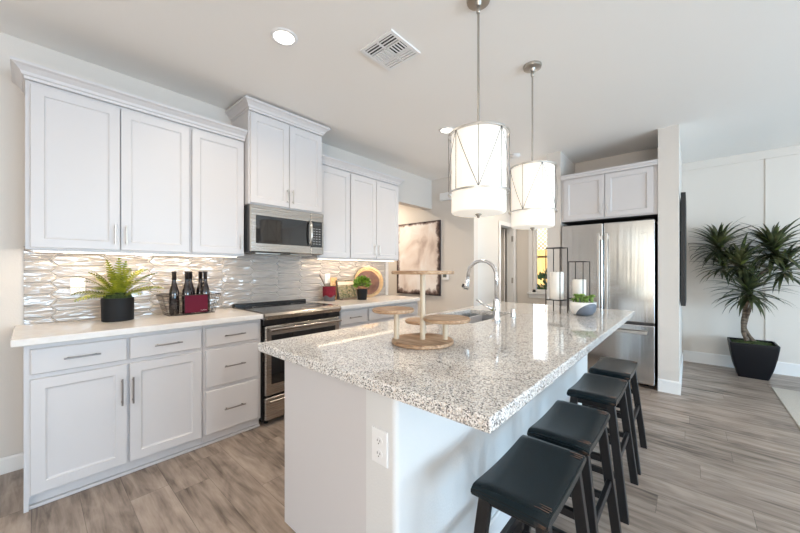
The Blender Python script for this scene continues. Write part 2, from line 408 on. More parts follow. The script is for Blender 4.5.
obj('window_pane', MB().box((wx0+0.04, FY+0.048, wz0+0.04), (wx1-0.04, FY+0.052, wz1-0.04)), M_glass, wroot)
mb = MB(); cw = 0.07
mb.box((wx0-cw, FY-0.018, wz0), (wx0, FY, wz1+cw), 0.003); mb.box((wx1, FY-0.018, wz0), (wx1+cw, FY, wz1+cw), 0.003)
mb.box((wx0, FY-0.018, wz1), (wx1, FY, wz1+cw), 0.003)
obj('window_casing', mb, M_trim, wroot)
obj('window_sill', MB().box((wx0-cw-0.02, FY-0.05, wz0-0.03), (wx1+cw+0.02, FY+0.02, wz0), 0.004).box((wx0-cw, FY-0.018, wz0-0.10), (wx1+cw, FY, wz0-0.03), 0.003), M_trim, wroot)
# fridge nook: stub wall left of it, long wall right of it, back
structure('wall_nook_left', MB().box((-1.36, 4.36, 0), (-1.20, 5.12, CZ)), M_wall)
structure('wall_nook_back', MB().box((-1.20, 5.02, 0), (-0.25, 5.12, CZ)), M_wall)
structure('wall_nook_right', MB().box((-0.25, 4.36, 0), (-0.082, FY, CZ)), M_wall)
# great room walls, windows behind the camera
mb = MB().box((6.0, -4.0, 0), (6.1, -0.3, CZ)); mb.box((6.0, 4.3, 0), (6.1, 6.15, CZ)); mb.box((6.0, -0.3, 2.6), (6.1, 4.3, CZ)); mb.box((6.0, -0.3, 0), (6.1, 4.3, 0.3))
structure('wall_right', mb, M_wall)
mb = MB().box((-3.3, -4.1, 0), (-1.3, -4.0, CZ)); mb.box((-0.3, -4.1, 0), (0.75, -4.0, CZ)); mb.box((3.65, -4.1, 0), (6.1, -4.0, CZ))
mb.box((-1.3, -4.1, 2.4), (-0.3, -4.0, CZ)); mb.box((0.75, -4.1, 2.4), (3.65, -4.0, CZ)); mb.box((0.75, -4.1, 0), (3.65, -4.0, 0.3)); mb.box((-1.3, -4.1, 0), (-0.3, -4.0, 0.05))
structure('wall_back', mb, M_wall)
# baseboards
def baseboard(name, x0, y0, x1, y1, nx, ny, h=0.10, t=0.014):
    mb = MB(); prof = [(0, 0), (t, 0), (t, h-0.012), (t*0.55, h), (0, h)]
    mb.sweep([(x0, y0, nx, ny), (x1, y1, nx, ny)], prof)
    return structure(name, mb, M_trim)
baseboard('baseboard_left', WX, -4.0, WX, -0.03, 1, 0)
baseboard('baseboard_far', -0.067, FY, 5.99, FY, 0, -1, 0.15)
baseboard('baseboard_passage', -2.42, FY, -1.3, FY, 0, -1)
mb = MB(); prof = [(0, 0), (0.014, 0), (0.014, 0.115), (0.008, 0.13), (0, 0.13)]
mb.sweep([(-0.25, 4.36, 0, -1), (-0.082, 4.36, 1, -1), (-0.082, FY-0.02, 1, 0)], prof)
structure('baseboard_nook', mb, M_trim)
# board panelling on the far wall
mb = MB()
mb.box((-0.081, FY-0.012, CZ-0.105), (5.99, FY, CZ), 0.002)
for x in (0.704, 2.1, 3.5, 4.9): mb.box((x-0.006, FY-0.010, 0.15), (x+0.006, FY, CZ-0.105))
mb.box((-0.081, FY-0.008, 0.935), (5.99, FY, 0.947))
structure('trim_2', mb, M_panel)

# outside: fence with lattice, shrub, ground
structure('ground', MB().box((-6, 6.2, -0.12), (4, 12, -0.05)), M_ground)
fy = 8.2
fence = thing('garden_fence', 'cedar board fence with lattice top seen through the far window', 'fence', (-2.4, fy, -0.05))
mb = MB()
x = -4.2
while x < -0.6:
    mb.box((x, fy, -0.05), (x+0.135, fy+0.02, 1.62), 0.002); x += 0.142
obj('boards', mb, M_fence, fence)
obj('rail', MB().box((-4.2, fy-0.05, 1.60), (-0.6, fy+0.06, 1.74)), M_fence, fence)
mb = MB()
for k in range(44):
    x = -4.4+k*0.10
    for s in (-1, 1):
        p = Vector((x, fy+0.006*s, 1.74)); q = Vector((x+s*0.62, fy+0.006*s, 2.36))
        mb.tube([p, q], 0.014, n=4)
obj('lattice', mb, M_fence, fence)
obj('rail', MB().box((-4.6, fy-0.03, 2.36), (-0.2, fy+0.04, 2.44)), M_fence, fence)
def leafy(c, r, n, ls, rng, zs=1.0, up=0.3, w=0.5):
    mb = MB()
    for i in range(n):
        a = rng.uniform(0, 2*PI); t = rng.uniform(-0.3, 1)*PI/2; rr = r*rng.uniform(0.45, 1)
        d = Vector((math.cos(a)*math.cos(t), math.sin(a)*math.cos(t), math.sin(t)*zs))
        p = Vector(c)+d*rr; o = (d+Vector((rng.uniform(-.6, .6), rng.uniform(-.6, .6), up))).normalized()
        u = o.orthogonal().normalized(); u.rotate(Matrix.Rotation(rng.uniform(0, 2*PI), 3, o)); nn = o.cross(u)
        L = ls*rng.uniform(0.7, 1.2); W = L*w
        mb._new([p, p+o*L*0.5+u*W*0.5, p+o*L, p+o*L*0.5-u*W*0.5, p+o*L*0.5+nn*L*0.12], [(0, 1, 4), (1, 2, 4), (2, 3, 4), (3, 0, 4)], True)
    return mb
rg = random.Random(5)
sh = thing('garden_shrub', 'dark leafy shrub in front of the fence outside the window', 'shrub', (-2.05, 7.55, -0.05))
obj('stem', MB().tube([(-2.05, 7.55, -0.05), (-2.03, 7.55, 0.4), (-2.06, 7.55, 0.9)], 0.03), M_bark, sh)
obj('foliage', leafy((-2.05, 7.55, 0.72), 0.55, 260, 0.17, rg, 1.0), M_shrub, sh)

# ------------------------------------------------------------------ cabinets on the kitchen wall (front faces +X)
def door_x(x, y0, y1, z0, z1, shaker=True):
    w, h = y1-y0, z1-z0
    if shaker: seq = [(0, 0), (0, 0.017), (0.002, 0.019), (0.054, 0.019), (0.058, 0.012), (0.066, 0.009)]
    else: seq = [(0, 0), (0, 0.014), (0.005, 0.019)]
    return MB().rings((x, y0, z0), (0, 1, 0), (0, 0, 1), (1, 0, 0), w, h, seq)
def door_y(y, x0, x1, z0, z1, shaker=True):   # front faces -Y
    seq = [(0, 0), (0, 0.017), (0.002, 0.019), (0.054, 0.019), (0.058, 0.012), (0.066, 0.009)]
    return MB().rings((x0, y, z0), (1, 0, 0), (0, 0, 1), (0, -1, 0), x1-x0, z1-z0, seq)
def pull(c, axis, L, nrm, r=0.0047, so=0.028):
    c = Vector(c); a = Vector(axis); n = Vector(nrm); mb = MB()
    mb.cyl(c+n*so-a*L/2, c+n*so+a*L/2, r, n=10)
    for s in (-1, 1): mb.cyl(c+a*s*L*0.38, c+n*so+a*s*L*0.38, r*0.85, n=8)
    return mb
FX = -2.58    # base cabinet face
UX = -2.90    # upper door front
def cab_body(y0, y1, x0, xf, z0, z1): return MB().box((x0, y0, z0), (xf, y1, z1))
def base_cab(name, label, y0, y1, doors, drawers, stile=0.0, ls='left'):
    t = thing(name, label, 'cabinet', ((WX+FX)/2, (y0+y1)/2, 0), 'white base cabinets along the kitchen wall')
    xf = FX-0.019
    mb = cab_body(y0, y1, WX+0.001, xf, 0.07, 0.875)
    if stile: mb.box((WX+0.001, y0, 0), (xf+0.002, y0+0.018, 0.07))
    obj('carcass', mb, M_cab, t)
    obj('toe_kick', MB().box((WX+0.02, y0+(0.018 if stile else 0), 0), (xf-0.03, y1, 0.07)).box((xf-0.03, y0+(0.018 if stile else 0), 0), (xf-0.008, y1, 0.018), 0.003), M_cab, t)
    for (a, b, z0, z1, hy, hz, hv) in doors:
        d = obj('door', door_x(xf+0.0005, a, b, z0, z1), M_cab, t)
        obj('handle', pull((FX, hy, hz), (0, 0, 1), 0.16, (1, 0, 0)), M_pull, d)
    for (a, b, z0, z1) in drawers:
        d = obj('drawer', door_x(xf+0.0005, a, b, z0, z1, False), M_cab, t)
        obj('handle', pull((FX, (a+b)/2, (z0+z1)/2), (0, 1, 0), 0.15, (1, 0, 0)), M_pull, d)
    return t
base_cab('base_cabinet', 'white two-door base cabinet with two drawers under the fern and wine basket', -0.025, 0.812,
         [(-0.002, 0.392, 0.085, 0.690, 0.366, 0.53, 1), (0.405, 0.800, 0.085, 0.690, 0.418, 0.53, 1)],
         [(-0.002, 0.392, 0.715, 0.850), (0.405, 0.800, 0.715, 0.850)], 0.02)
base_cab('base_cabinet', 'white three-drawer base cabinet just left of the range', 0.814, 1.232, [],
         [(0.828, 1.212, 0.715, 0.850), (0.828, 1.212, 0.420, 0.690), (0.828, 1.212, 0.085, 0.395)])
base_cab('base_cabinet', 'white drawer base cabinet just right of the range', 2.008, 2.40, [],
         [(2.03, 2.385, 0.715, 0.850), (2.03, 2.385, 0.420, 0.690), (2.03, 2.385, 0.085, 0.395)])
base_cab('base_cabinet', 'white base cabinet at the far end of the counter beside the hall opening', 2.402, 3.27,
         [(2.415, 2.83, 0.085, 0.690, 2.80, 0.53, 1), (2.842, 3.255, 0.085, 0.690, 2.87, 0.53, 1)],
         [(2.415, 2.83, 0.715, 0.850), (2.842, 3.255, 0.715, 0.850)])
# counters
c = obj('kitchen_countertop', MB().box((WX+0.001, -0.068, 0.876), (-2.55, 1.234, 0.914), 0.003), M_quartz, center=(-2.9, 0.6, 0.876))
tag(c, 'warm white quartz worktop left of the range holding the fern', 'countertop', 'quartz worktops on the kitchen wall')
c = obj('kitchen_countertop', MB().box((WX+0.001, 2.006, 0.876), (-2.55, 3.295, 0.914), 0.003), M_quartz, center=(-2.9, 2.6, 0.876))
tag(c, 'warm white quartz worktop right of the range holding the round tray', 'countertop', 'quartz worktops on the kitchen wall')
# backsplash: elongated hexagon tiles laid sideways
def backsplash(y0, y1, z0, z1):
    mb = MB(); H = 0.076; L = 0.305; T = 0.040; g = 0.0015; x = WX+0.006
    k = -2
    pitch = L-T
    while k*pitch+y0 < y1+L:
        yc = y0+k*pitch; j = -1
        while True:
            zc = z0+j*H+(H/2 if k % 2 else 0)
            if zc-H/2 > z1: break
            def poly(ins, dx):
                P = [(-L/2+ins*1.3, 0), (-L/2+T+ins*0.4, H/2-ins), (L/2-T-ins*0.4, H/2-ins), (L/2-ins*1.3, 0), (L/2-T-ins*0.4, -H/2+ins), (-L/2+T+ins*0.4, -H/2+ins)]
                out = []
                for a, b in P:
                    out.append((min(max(yc+a, y0), y1), min(max(zc+b, z0), z1), dx))
                return out
            A = poly(g, 0); B = poly(g, 0.004); C2 = poly(g+0.006, 0.0065)
            ys = [p[0] for p in A]; zs = [p[1] for p in A]
            if max(ys)-min(ys) > 0.004 and max(zs)-min(zs) > 0.004:
                vs = [[mb.bm.verts.new((x+p[2], p[0], p[1])) for p in R] for R in (A, B, C2)]
                for P, Q in zip(vs, vs[1:]):
                    for i in range(6):
                        f = mb.bm.faces.new((P[i], P[(i+1) % 6], Q[(i+1) % 6], Q[i])); f.smooth = True
                f = mb.bm.faces.new(vs[2]); f.smooth = False
            j += 1
        k += 1
    return mb
bk = thing('tile_backsplash', 'glossy wavy greige picket tile backsplash behind the counters', 'backsplash', (WX, 1.6, 0.915)); bk['kind'] = 'structure'
bk.name = 'wall_backsplash'; ORG['wall_backsplash'] = Vector((WX, 1.6, 0.915))
obj('tiles', backsplash(-0.03, 3.295, 0.915, 1.42), M_tile, bk)
obj('grout', MB().box((WX+0.0005, -0.03, 0.915), (WX+0.008, 3.295, 1.44)), M_grout, bk)
# uppers
CR = lambda z: [(0, z), (0.004, z), (0.006, z+0.016), (0.014, z+0.020), (0.020, z+0.036), (0.042, z+0.058), (0.050, z+0.062), (0.056, z+0.066), (0.056, z+0.082), (0, z+0.082)]
def upper(label, y0, y1, z0, z1, doors, xf=UX, handle_up=True):
    t = thing('wall_cabinet', label, 'cabinet', ((WX+xf)/2, (y0+y1)/2, z0), 'white wall cabinets over the counter')
    obj('carcass', MB().box((WX+0.001, y0, z0), (xf-0.0195, y1, z1)), M_cab, t)
    for (a, b, hy) in doors:
        d = obj('door', door_x(xf-0.019, a, b, z0+0.012, z1-0.02), M_cab, t)
        obj('handle', pull((xf, hy, z0+0.115), (0, 0, 1), 0.13, (1, 0, 0), 0.005), M_nickel, d)
    return t
Z0, Z1 = 1.39, 2.385
upper('tall white two-door wall cabinet above the fern, farthest left', -0.022, 0.822, Z0, Z1, [(-0.002, 0.402, 0.376), (0.408, 0.815, 0.434)])
upper('white single-door wall cabinet left of the microwave', 0.824, 1.236, Z0, Z1, [(0.834, 1.228, 1.200)])
upper('short high white two-door wall cabinet right above the microwave', 1.240, 1.986, 1.838, 2.64, [(1.252, 1.612, 1.588), (1.618, 1.976, 1.642)], xf=-2.82)
upper('white single-door wall cabinet right of the microwave', 1.990, 2.418, Z0, Z1, [(2.000, 2.410, 2.030)])
upper('white two-door wall cabinet at the far end over the round tray', 2.420, 3.254, Z0, Z1, [(2.430, 2.832, 2.800), (2.840, 3.246, 2.872)])
def crown(label, y0, y1, z, xf, lret, rret):
    a = [(WX+0.001, y0, 0, -1), (xf, y0, 1, -1)] if lret else [(xf, y0, 1, 0)]
    b = [(xf, y1, 1, 1), (WX+0.001, y1, 0, 1)] if rret else [(xf, y1, 1, 0)]
    mb = MB().sweep(a+b, CR(z))
    mb.box((WX+0.002, y0, z+0.001), (xf, y1, z+0.016))
    o = obj('crown_moulding', mb, M_cab, center=((WX+xf)/2, (y0+y1)/2, z))
    return tag(o, label, 'moulding', 'crown mouldings on the wall cabinets')
crown('white crown moulding along the top of the left wall cabinets', -0.022, 1.236, Z1, UX-0.002, True, False)
crown('white crown moulding on the raised cabinet above the microwave', 1.240, 1.986, 2.64, -2.822, True, True)
crown('white crown moulding along the top of the wall cabinets right of the microwave', 1.990, 3.254, Z1, UX-0.002, False, True)
# under cabinet light strips
for (a, b, lab) in ((0.0, 1.20, 'thin warm under-cabinet light strip above the fern and wine basket'), (2.02, 3.22, 'thin warm under-cabinet light strip above the round tray')):
    t = thing('light_strip', lab, 'light', (-2.97, (a+b)/2, Z0), 'under-cabinet light strips')
    obj('housing', MB().box((-2.99, a, Z0-0.008), (-2.95, b, Z0-0.0005)), M_plate, t)
    obj('diffuser', MB().box((-2.985, a+0.01, Z0-0.013), (-2.955, b-0.01, Z0-0.008)), M_led, t)
    l = area('strip_light', (-2.97, (a+b)/2, Z0-0.016), (0, math.radians(24), 0), 0.03, b-a-0.04, 4.2, (1.0, 0.74, 0.48)); l.parent = t; l.location -= t.location

# ------------------------------------------------------------------ microwave
t = thing('microwave', 'stainless over-the-range microwave with black glass window', 'microwave', (-3.0, 1.613, 1.42))
y0, y1, z0, z1, xf = 1.242, 1.984, 1.42, 1.832, -2.80
obj('body', MB().box((WX+0.002, y0, z0), (xf-0.03, y1, z1), 0.003), M_black, t)
ys = 1.836
obj('door', MB().box((xf-0.03, y0, z0+0.004), (xf, ys, z1), 0.006), M_steel, t)
d = obj('window', MB().rings((xf, y0+0.045, 1.498), (0, 1, 0), (0, 0, 1), (1, 0, 0), 0.53, 0.245, [(0, 0), (0, 0.001), (0.004, 0.003)]), M_blackglass, t)
obj('frame', MB().box((xf-0.03, ys, z0+0.004), (xf, y1, 1.495), 0.003).box((xf-0.03, ys, 1.745), (xf, y1, z1), 0.003).box((xf-0.03, y1-0.02, 1.495), (xf, y1, 1.745)), M_steel, t)
p = obj('control_panel', MB().box((xf-0.03, ys+0.003, 1.495), (xf+0.001, y1-0.02, 1.745)), M_blackglass, t)
mb = MB()
for r in range(7):
    for c2 in range(3):
        mb.box((xf+0.001, ys+0.020+c2*0.034, 1.52+r*0.025), (xf+0.002, ys+0.040+c2*0.034, 1.528+r*0.025))
obj('keypad', mb, mat('keypad_print', (0.30, 0.30, 0.29), 0.5), p)
obj('display', MB().box((xf+0.001, ys+0.02, 1.705), (xf+0.002, ys+0.11, 1.735)), mat('display_glass', (0.03, 0.035, 0.04), 0.1), p)
obj('handle', MB().tube([(xf, ys-0.022, 1.505), (xf+0.035, ys-0.022, 1.525), (xf+0.045, ys-0.022, 1.60), (xf+0.045, ys-0.022, 1.66), (xf+0.035, ys-0.022, 1.725), (xf, ys-0.022, 1.742)], 0.010, n=10), M_nickel, t)
mb = MB()
for k in range(2): mb.box((-3.1, 1.33+k*0.34, z0-0.008), (-2.90, 1.57+k*0.34, z0))
obj('grease_filter', mb, M_nickel_d, t)

# ------------------------------------------------------------------ range
t = thing('range', 'stainless slide-in electric range with black glass cooktop', 'range', (-2.88, 1.62, 0))
y0, y1 = 1.240, 2.000; xf = -2.55
obj('body', MB().box((WX+0.012, y0+0.002, 0.03), (xf-0.045, y1-0.002, 0.905)), M_black, t)
obj('cooktop', MB().box((WX+0.03, y0, 0.905), (xf-0.03, y1, 0.922), 0.004), M_blackglass, t)
M_burn = mat('burner_print', (0.12, 0.12, 0.12), 0.4)
for (bx, by, br) in ((-2.98, 1.43, .085), (-2.98, 1.81, .075), (-2.74, 1.43, .075), (-2.74, 1.81, .105)):
    obj('burner_ring', MB().tube([(bx+br*math.cos(a*PI/16), by+br*math.sin(a*PI/16), 0.9222) for a in range(32)], 0.0012, n=4, closed=True), M_burn, t)
obj('rear_trim', MB().box((WX+0.012, y0+0.002, 0.905), (WX+0.06, y1-0.002, 0.948), 0.006), M_black, t)
mb = MB().prism([(xf-0.05, 0.925), (xf+0.005, 0.914), (xf+0.018, 0.895), (xf-0.002, 0.862), (xf-0.05, 0.862)], 1, y0, y1)
obj('front_trim', mb, M_steel, t)
mb = MB().box((xf-0.04, y0+0.004, 0.815), (xf-0.008, y1-0.004, 0.861))
obj('control_panel', mb, M_blackglass, t)
d = obj('oven_door', MB().box((xf-0.044, y0+0.012, 0.245), (xf, y1-0.012, 0.810), 0.005), M_steel, t)
obj('window', MB().rings((xf, y0+0.060, 0.335), (0, 1, 0), (0, 0, 1), (1, 0, 0), 0.64, 0.40, [(0, 0), (0, 0.001), (0.003, 0.002)]), M_blackglass, d)
mb = MB().cyl((xf+0.048, y0+0.03, 0.785), (xf+0.048, y1-0.03, 0.785), 0.013, n=14)
for y in (y0+0.06, y1-0.06): mb.cyl((xf-0.002, y, 0.785), (xf+0.048, y, 0.785), 0.011, n=10)
obj('handle', mb, M_steel, d)
obj('drawer', MB().box((xf-0.044, y0+0.012, 0.048), (xf, y1-0.012, 0.228), 0.005).box((xf-0.002, y0+0.04, 0.188), (xf+0.02, y1-0.04, 0.205), 0.004), M_steel, t)
for (a, b) in ((xf-0.08, y0+0.05), (xf-0.08, y1-0.05), (WX+0.08, y0+0.05), (WX+0.08, y1-0.05)):
    obj('foot', MB().cyl((a, b, 0), (a, b, 0.032), 0.018, n=12), M_black, t)

# ------------------------------------------------------------------ island
IX0, IX1, IY0, IY1 = -1.565, -0.356, 0.728, 3.447
t = thing('island_cabinet', 'long white island cabinet run under the granite top', 'cabinet', (-1.12, 2.1, 0))
yb = 0.775
mb = MB().prism([(-1.396, 0.11), (-1.396, 0.874), (-0.842, 0.874), (-0.842, 0), (-1.30, 0), (-1.30, 0.11)], 1, yb, yb+0.018)
obj('end_panel', mb, M_cab, t)
obj('carcass', MB().box((-1.376, yb+0.018, 0.11), (-1.38+0.018, 3.38, 0.874)).box((-0.86, yb+0.018, 0.0), (-0.842, 3.38, 0.874)).box((-1.376, 3.362, 0.11), (-0.842, 3.38, 0.874)).box((-1.376, yb+0.018, 0.09), (-0.842, 3.38, 0.11)), M_cab, t)
obj('toe_kick', MB().box((-1.30, yb+0.018, 0), (-1.285, 3.38, 0.09)), M_cab, t)
ylist = [0.80, 1.25, 1.70, 2.16, 2.62, 3.00, 3.37]
for a, b in zip(ylist, ylist[1:]):
    d = obj('door', MB().rings((-1.376, b-0.006, 0.12), (0, -1, 0), (0, 0, 1), (-1, 0, 0), b-a-0.012, 0.74, [(0, 0), (0, 0.017), (0.002, 0.019), (0.054, 0.019), (0.058, 0.012), (0.066, 0.009)]), M_cab, t)
    obj('handle', pull((-1.395, a+0.06, 0.72), (0, 0, 1), 0.16, (-1, 0, 0)), M_pull, d)
# knee wall with rounded corners
def rrect(x0, y0, x1, y1, r, corners, n=6):
    P = []
    for (cx, cy, a0, rr) in ((x1-r, y0+r, -90, 'br'), (x1-r, y1-r, 0, 'tr'), (x0+r, y1-r, 90, 'tl'), (x0+r, y0+r, 180, 'bl')):
        if rr in corners:
            for k in range(n+1):
                a = math.radians(a0+90*k/n); P.append((cx+r*math.cos(a), cy+r*math.sin(a)))
        else:
            P.append({'br': (x1, y0), 'tr': (x1, y1), 'tl': (x0, y1), 'bl': (x0, y0)}[rr])
    return P
mb = MB().prism(rrect(-0.840, yb-0.004, -0.700, 3.39, 0.02, ('br', 'tr')), 2, 0, 0.874)
kw = obj('island_knee_wall', mb, M_textured, sharp=30, center=(-0.77, 2.08, 0)); tag(kw, 'pale textured knee wall carrying the stool side of the island', 'partition')
mb = MB().sweep([(-0.700, 0.80, 1, 0), (-0.700, 3.39, 1, 0)], [(0.0005, 0), (0.014, 0), (0.014, 0.09), (0.008, 0.10), (0.0005, 0.10)])
obj('baseboard', mb, M_trim, kw)
# countertop with undermount sink cutout
SX0, SX1, SY0, SY1 = -1.475, -1.075, 1.93, 2.62
def slab_with_hole():
    bm = MB(); b = bm.bm; z0, z1 = 0.875, 0.915
    O = rrect(IX0, IY0, IX1, IY1, 0.012, ('br', 'tr', 'tl', 'bl'), 3); 
    def ring(z, P): return [b.verts.new((x, y, z)) for x, y in P]
    # split in 4 rectangles around the hole (shared rim verts via remove_doubles)
    def rect(x0, y0, x1, y1):
        for z in (z0, z1): b.faces.new([b.verts.new(p) for p in ((x0, y0, z), (x1, y0, z), (x1, y1, z), (x0, y1, z))])
    xs = [IX0, SX0, SX1, IX1]; ys2 = [IY0, SY0, SY1, IY1]
    for i in range(3):
        for j in range(3):
            if (i, j) != (1, 1): rect(xs[i], ys2[j], xs[i+1], ys2[j+1])
    def wall(x0, y0, x1, y1, n):
        b.faces.new([b.verts.new(p) for p in ((x0, y0, z0), (x1, y1, z0), (x1, y1, z1), (x0, y0, z1))])
    for i in range(3):
        wall(xs[i], IY0, xs[i+1], IY0, 0); wall(xs[i], IY1, xs[i+1], IY1, 0)
        wall(IX0, ys2[i], IX0, ys2[i+1], 0); wall(IX1, ys2[i], IX1, ys2[i+1], 0)
    wall(SX0, SY0, SX1, SY0, 0); wall(SX0, SY1, SX1, SY1, 0); wall(SX0, SY0, SX0, SY1, 0); wall(SX1, SY0, SX1, SY1, 0)
    bmesh.ops.remove_doubles(b, verts=b.verts, dist=1e-5)
    bmesh.ops.recalc_face_normals(b, faces=b.faces)
    es = [e for e in b.edges if len(e.link_faces) == 2 and e.calc_face_angle(0) > 1.0]
    bmesh.ops.bevel(b, geom=es, offset=0.005, segments=2, affect='EDGES', profile=0.5)
    return bm
ic = obj('island_countertop', slab_with_hole(), M_granite, center=(-0.96, 2.09, 0.875))
tag(ic, 'long polished speckled grey and white granite island worktop', 'countertop')
# sink
sk = thing('sink', 'stainless undermount sink set in the granite island', 'sink', (-1.275, 2.275, 0.68))
mb = MB(); b = mb.bm
sz0, sz1 = 0.70, 0.873
def srect(ins, z): return [b.verts.new(p) for p in ((SX0+ins, SY0+ins, z), (SX1-ins, SY0+ins, z), (SX1-ins, SY1-ins, z), (SX0+ins, SY1-ins, z))]
R = [srect(-0.02, sz1), srect(-0.004, sz1), srect(0.002, sz0+0.02), srect(0.02, sz0), ]
R2 = [srect(0.02, sz0-0.004), srect(-0.002, sz0+0.02), srect(-0.008, sz1-0.003), srect(-0.02, sz1-0.003)]
A = R+R2
for i in range(len(A)-1):
    if i == 3: continue
    for k in range(4): b.faces.new((A[i][k], A[i][(k+1) % 4], A[i+1][(k+1) % 4], A[i+1][k]))
b.faces.new(R[3]); b.faces.new(R2[0][::-1])
for k in range(4): b.faces.new((R[0][k], R[0][(k+1) % 4], R2[3][(k+1) % 4], R2[3][k]))
obj('basin', mb, M_sinksteel, sk)
obj('drain', MB().lathe([(0.042, 0), (0.042, 0.003), (0.030, 0.004), (0.026, 0.001)], (-1.275, 2.275, sz0+0.0005), n=24), M_chrome, sk)
# faucet
t = thing('faucet', 'chrome gooseneck pull-down faucet standing behind the island sink', 'faucet', (-0.985, 2.10, 0.915))
fx_, fy_ = -0.985, 2.10
obj('base', MB().lathe([(0.030, 0), (0.030, 0.008), (0.024, 0.012), (0.0215, 0.03), (0.0215, 0.14), (0.018, 0.155)], (fx_, fy_, 0.915), n=24), M_chrome, t, sharp=40)
P = [(fx_, fy_, 1.05), (fx_, fy_, 1.22)]
for k in range(1, 13):
    a = PI*k/13*0.96; P.append((fx_-0.115+0.115*math.cos(a), fy_+0.02*k/13, 1.22+0.112*math.sin(a)))
P.append((fx_-0.232, fy_+0.022, 1.205))
obj('neck', MB().tube(P, 0.0125, n=14), M_chrome, t)
hd = obj('spray_head', MB().tube([(fx_-0.231, fy_+0.022, 1.215), (fx_-0.236, fy_+0.022, 1.19), (fx_-0.243, fy_+0.022, 1.155), (fx_-0.248, fy_+0.022, 1.125)], [0.0145, 0.0165, 0.020, 0.021], n=16), M_chrome, t)
obj('spray_button', MB().cyl((fx_-0.262, fy_+0.01, 1.165), (fx_-0.268, fy_+0.005, 1.14), 0.006, n=8), M_black, hd)
obj('lever', MB().cyl((fx_, fy_, 1.00), (fx_-0.01, fy_-0.045, 1.005), 0.015, n=14).tube([(fx_-0.01, fy_-0.045, 1.005), (fx_-0.05, fy_-0.06, 1.025), (fx_-0.115, fy_-0.065, 1.062)], [0.008, 0.007, 0.006], n=8), M_chrome, t)
# soap dispenser / air gap
o = obj('air_gap_cap', MB().lathe([(0.021, 0), (0.021, 0.006), (0.017, 0.008), (0.017, 0.062), (0.013, 0.068), (0.0, 0.069)], (-0.975, 2.355, 0.915), n=20, cap1=False), M_chrome, sharp=40, center=(-0.975, 2.355, 0.915))
tag(o, 'small chrome capped cylinder on the granite just right of the faucet', 'air gap')
# outlet plates
def outlet(name, label, c, u, n, h=0.115, w=0.072, group='electrical outlets'):
    c, u, n = Vector(c), Vector(u), Vector(n); z = Vector((0, 0, 1))
    t = thing(name, label, 'outlet', c, group)
    obj('cover_plate', MB().rings(c-u*w/2-z*h/2, u, z, n, w, h, [(0, 0), (0, 0.004), (0.003, 0.006)]), M_plate, t)
    for s in (-1, 1):
        q = c+z*s*0.021+n*0.006; mb = MB()
        P = []
        for k in range(16):
            a = 2*PI*k/16; P.append(q+u*0.0165*math.cos(a)+z*0.0140*math.sin(a))
        mb.bm.faces.new([mb.bm.verts.new(p+n*0.002) for p in P])
        A = [mb.bm.verts.new(p) for p in P]; B = [mb.bm.verts.new(p+n*0.002) for p in P]
        for k in range(16): mb.bm.faces.new((A[k], A[(k+1) % 16], B[(k+1) % 16], B[k]))
        f = obj('socket', mb, M_plate, t)
        mb = MB()
        for e in (-1, 1):
            a = q+u*e*0.006+n*0.0022+z*0.002
            mb.rings(a-u*0.0012-z*0.004, u, z, n, 0.0024, 0.008, [(0, 0), (0, 0.0004)])
        a = q-z*0.008+n*0.0022; mb.rings(a-u*0.002-z*0.002, u, z, n, 0.004, 0.004, [(0, 0), (0, 0.0004)])
        obj('slots', mb, M_slot, f)
    return t
outlet('wall_outlet', 'white duplex outlet on the textured end of the island', (-0.770, yb-0.0045, 0.682), (1, 0, 0), (0, -1, 0))
outlet('wall_outlet', 'white duplex outlet on the tile left of the fern', (WX+0.0135, 0.217, 1.155), (0, 1, 0), (1, 0, 0), 0.115, 0.075)
outlet('wall_outlet', 'white duplex outlet on the tile behind the utensil crock', (WX+0.0135, 2.31, 1.165), (0, 1, 0), (1, 0, 0))

# ------------------------------------------------------------------ stools
st = thing('bar_stool', '', 'stool', group='black saddle-seat stools along the island', local=True)
SH = 0.61; SL, SW, ST = 0.435, 0.230, 0.036
mb = MB(); b = mb.bm
nx, ny = 8, 24
def ztop(y): return SH-0.012*(1-(abs(y)/(SL/2))**2)*1.0 - (0.016*max(0, (abs(y)-SL*0.43)/(SL*0.07))**2)
top = []; bot = []
for i in range(nx+1):
    rt = []; rb = []
    for j in range(ny+1):
        x = -SW/2+SW*i/nx; y = -SL/2+SL*j/ny
        ed = 0.004 if i in (0, nx) else 0
        rt.append(b.verts.new((x, y, ztop(y)-ed))); rb.append(b.verts.new((x, y, SH-0.012*(1-(abs(y)/(SL/2))**2)-ST)))
    top.append(rt); bot.append(rb)
for i in range(nx):
    for j in range(ny):
        f = b.faces.new((top[i][j], top[i+1][j], top[i+1][j+1], top[i][j+1])); f.smooth = True
        f = b.faces.new((bot[i][j], bot[i][j+1], bot[i+1][j+1], bot[i+1][j])); f.smooth = True
for j in range(ny):
    for i in (0, nx): b.faces.new((top[i][j], top[i][j+1], bot[i][j+1], bot[i][j]))
for i in range(nx):
    for j in (0, ny): b.faces.new((top[i][j], top[i+1][j], bot[i+1][j], bot[i][j]))
bmesh.ops.recalc_face_normals(b, faces=b.faces)
es = [e for e in b.edges if len(e.link_faces) == 2 and e.calc_face_angle(0) > 0.9]
bmesh.ops.bevel(b, geom=es, offset=0.004, segments=2, affect='EDGES')
seat = obj('seat', mb, M_stool, st, sharp=40)
for s in (-1, 1):
    mb = MB()
    for k, (x, dx) in enumerate(((0.092, 0.016), (0.098, 0.014), (0.088, 0.020))):
        y = s*(SL*0.37+k*0.011)
        mb.box((x-dx, y-0.0007, ztop(y)-0.001), (x+dx, y+0.0007, ztop(y)+0.0008))
    obj('worn_nicks', mb, M_wear, seat)
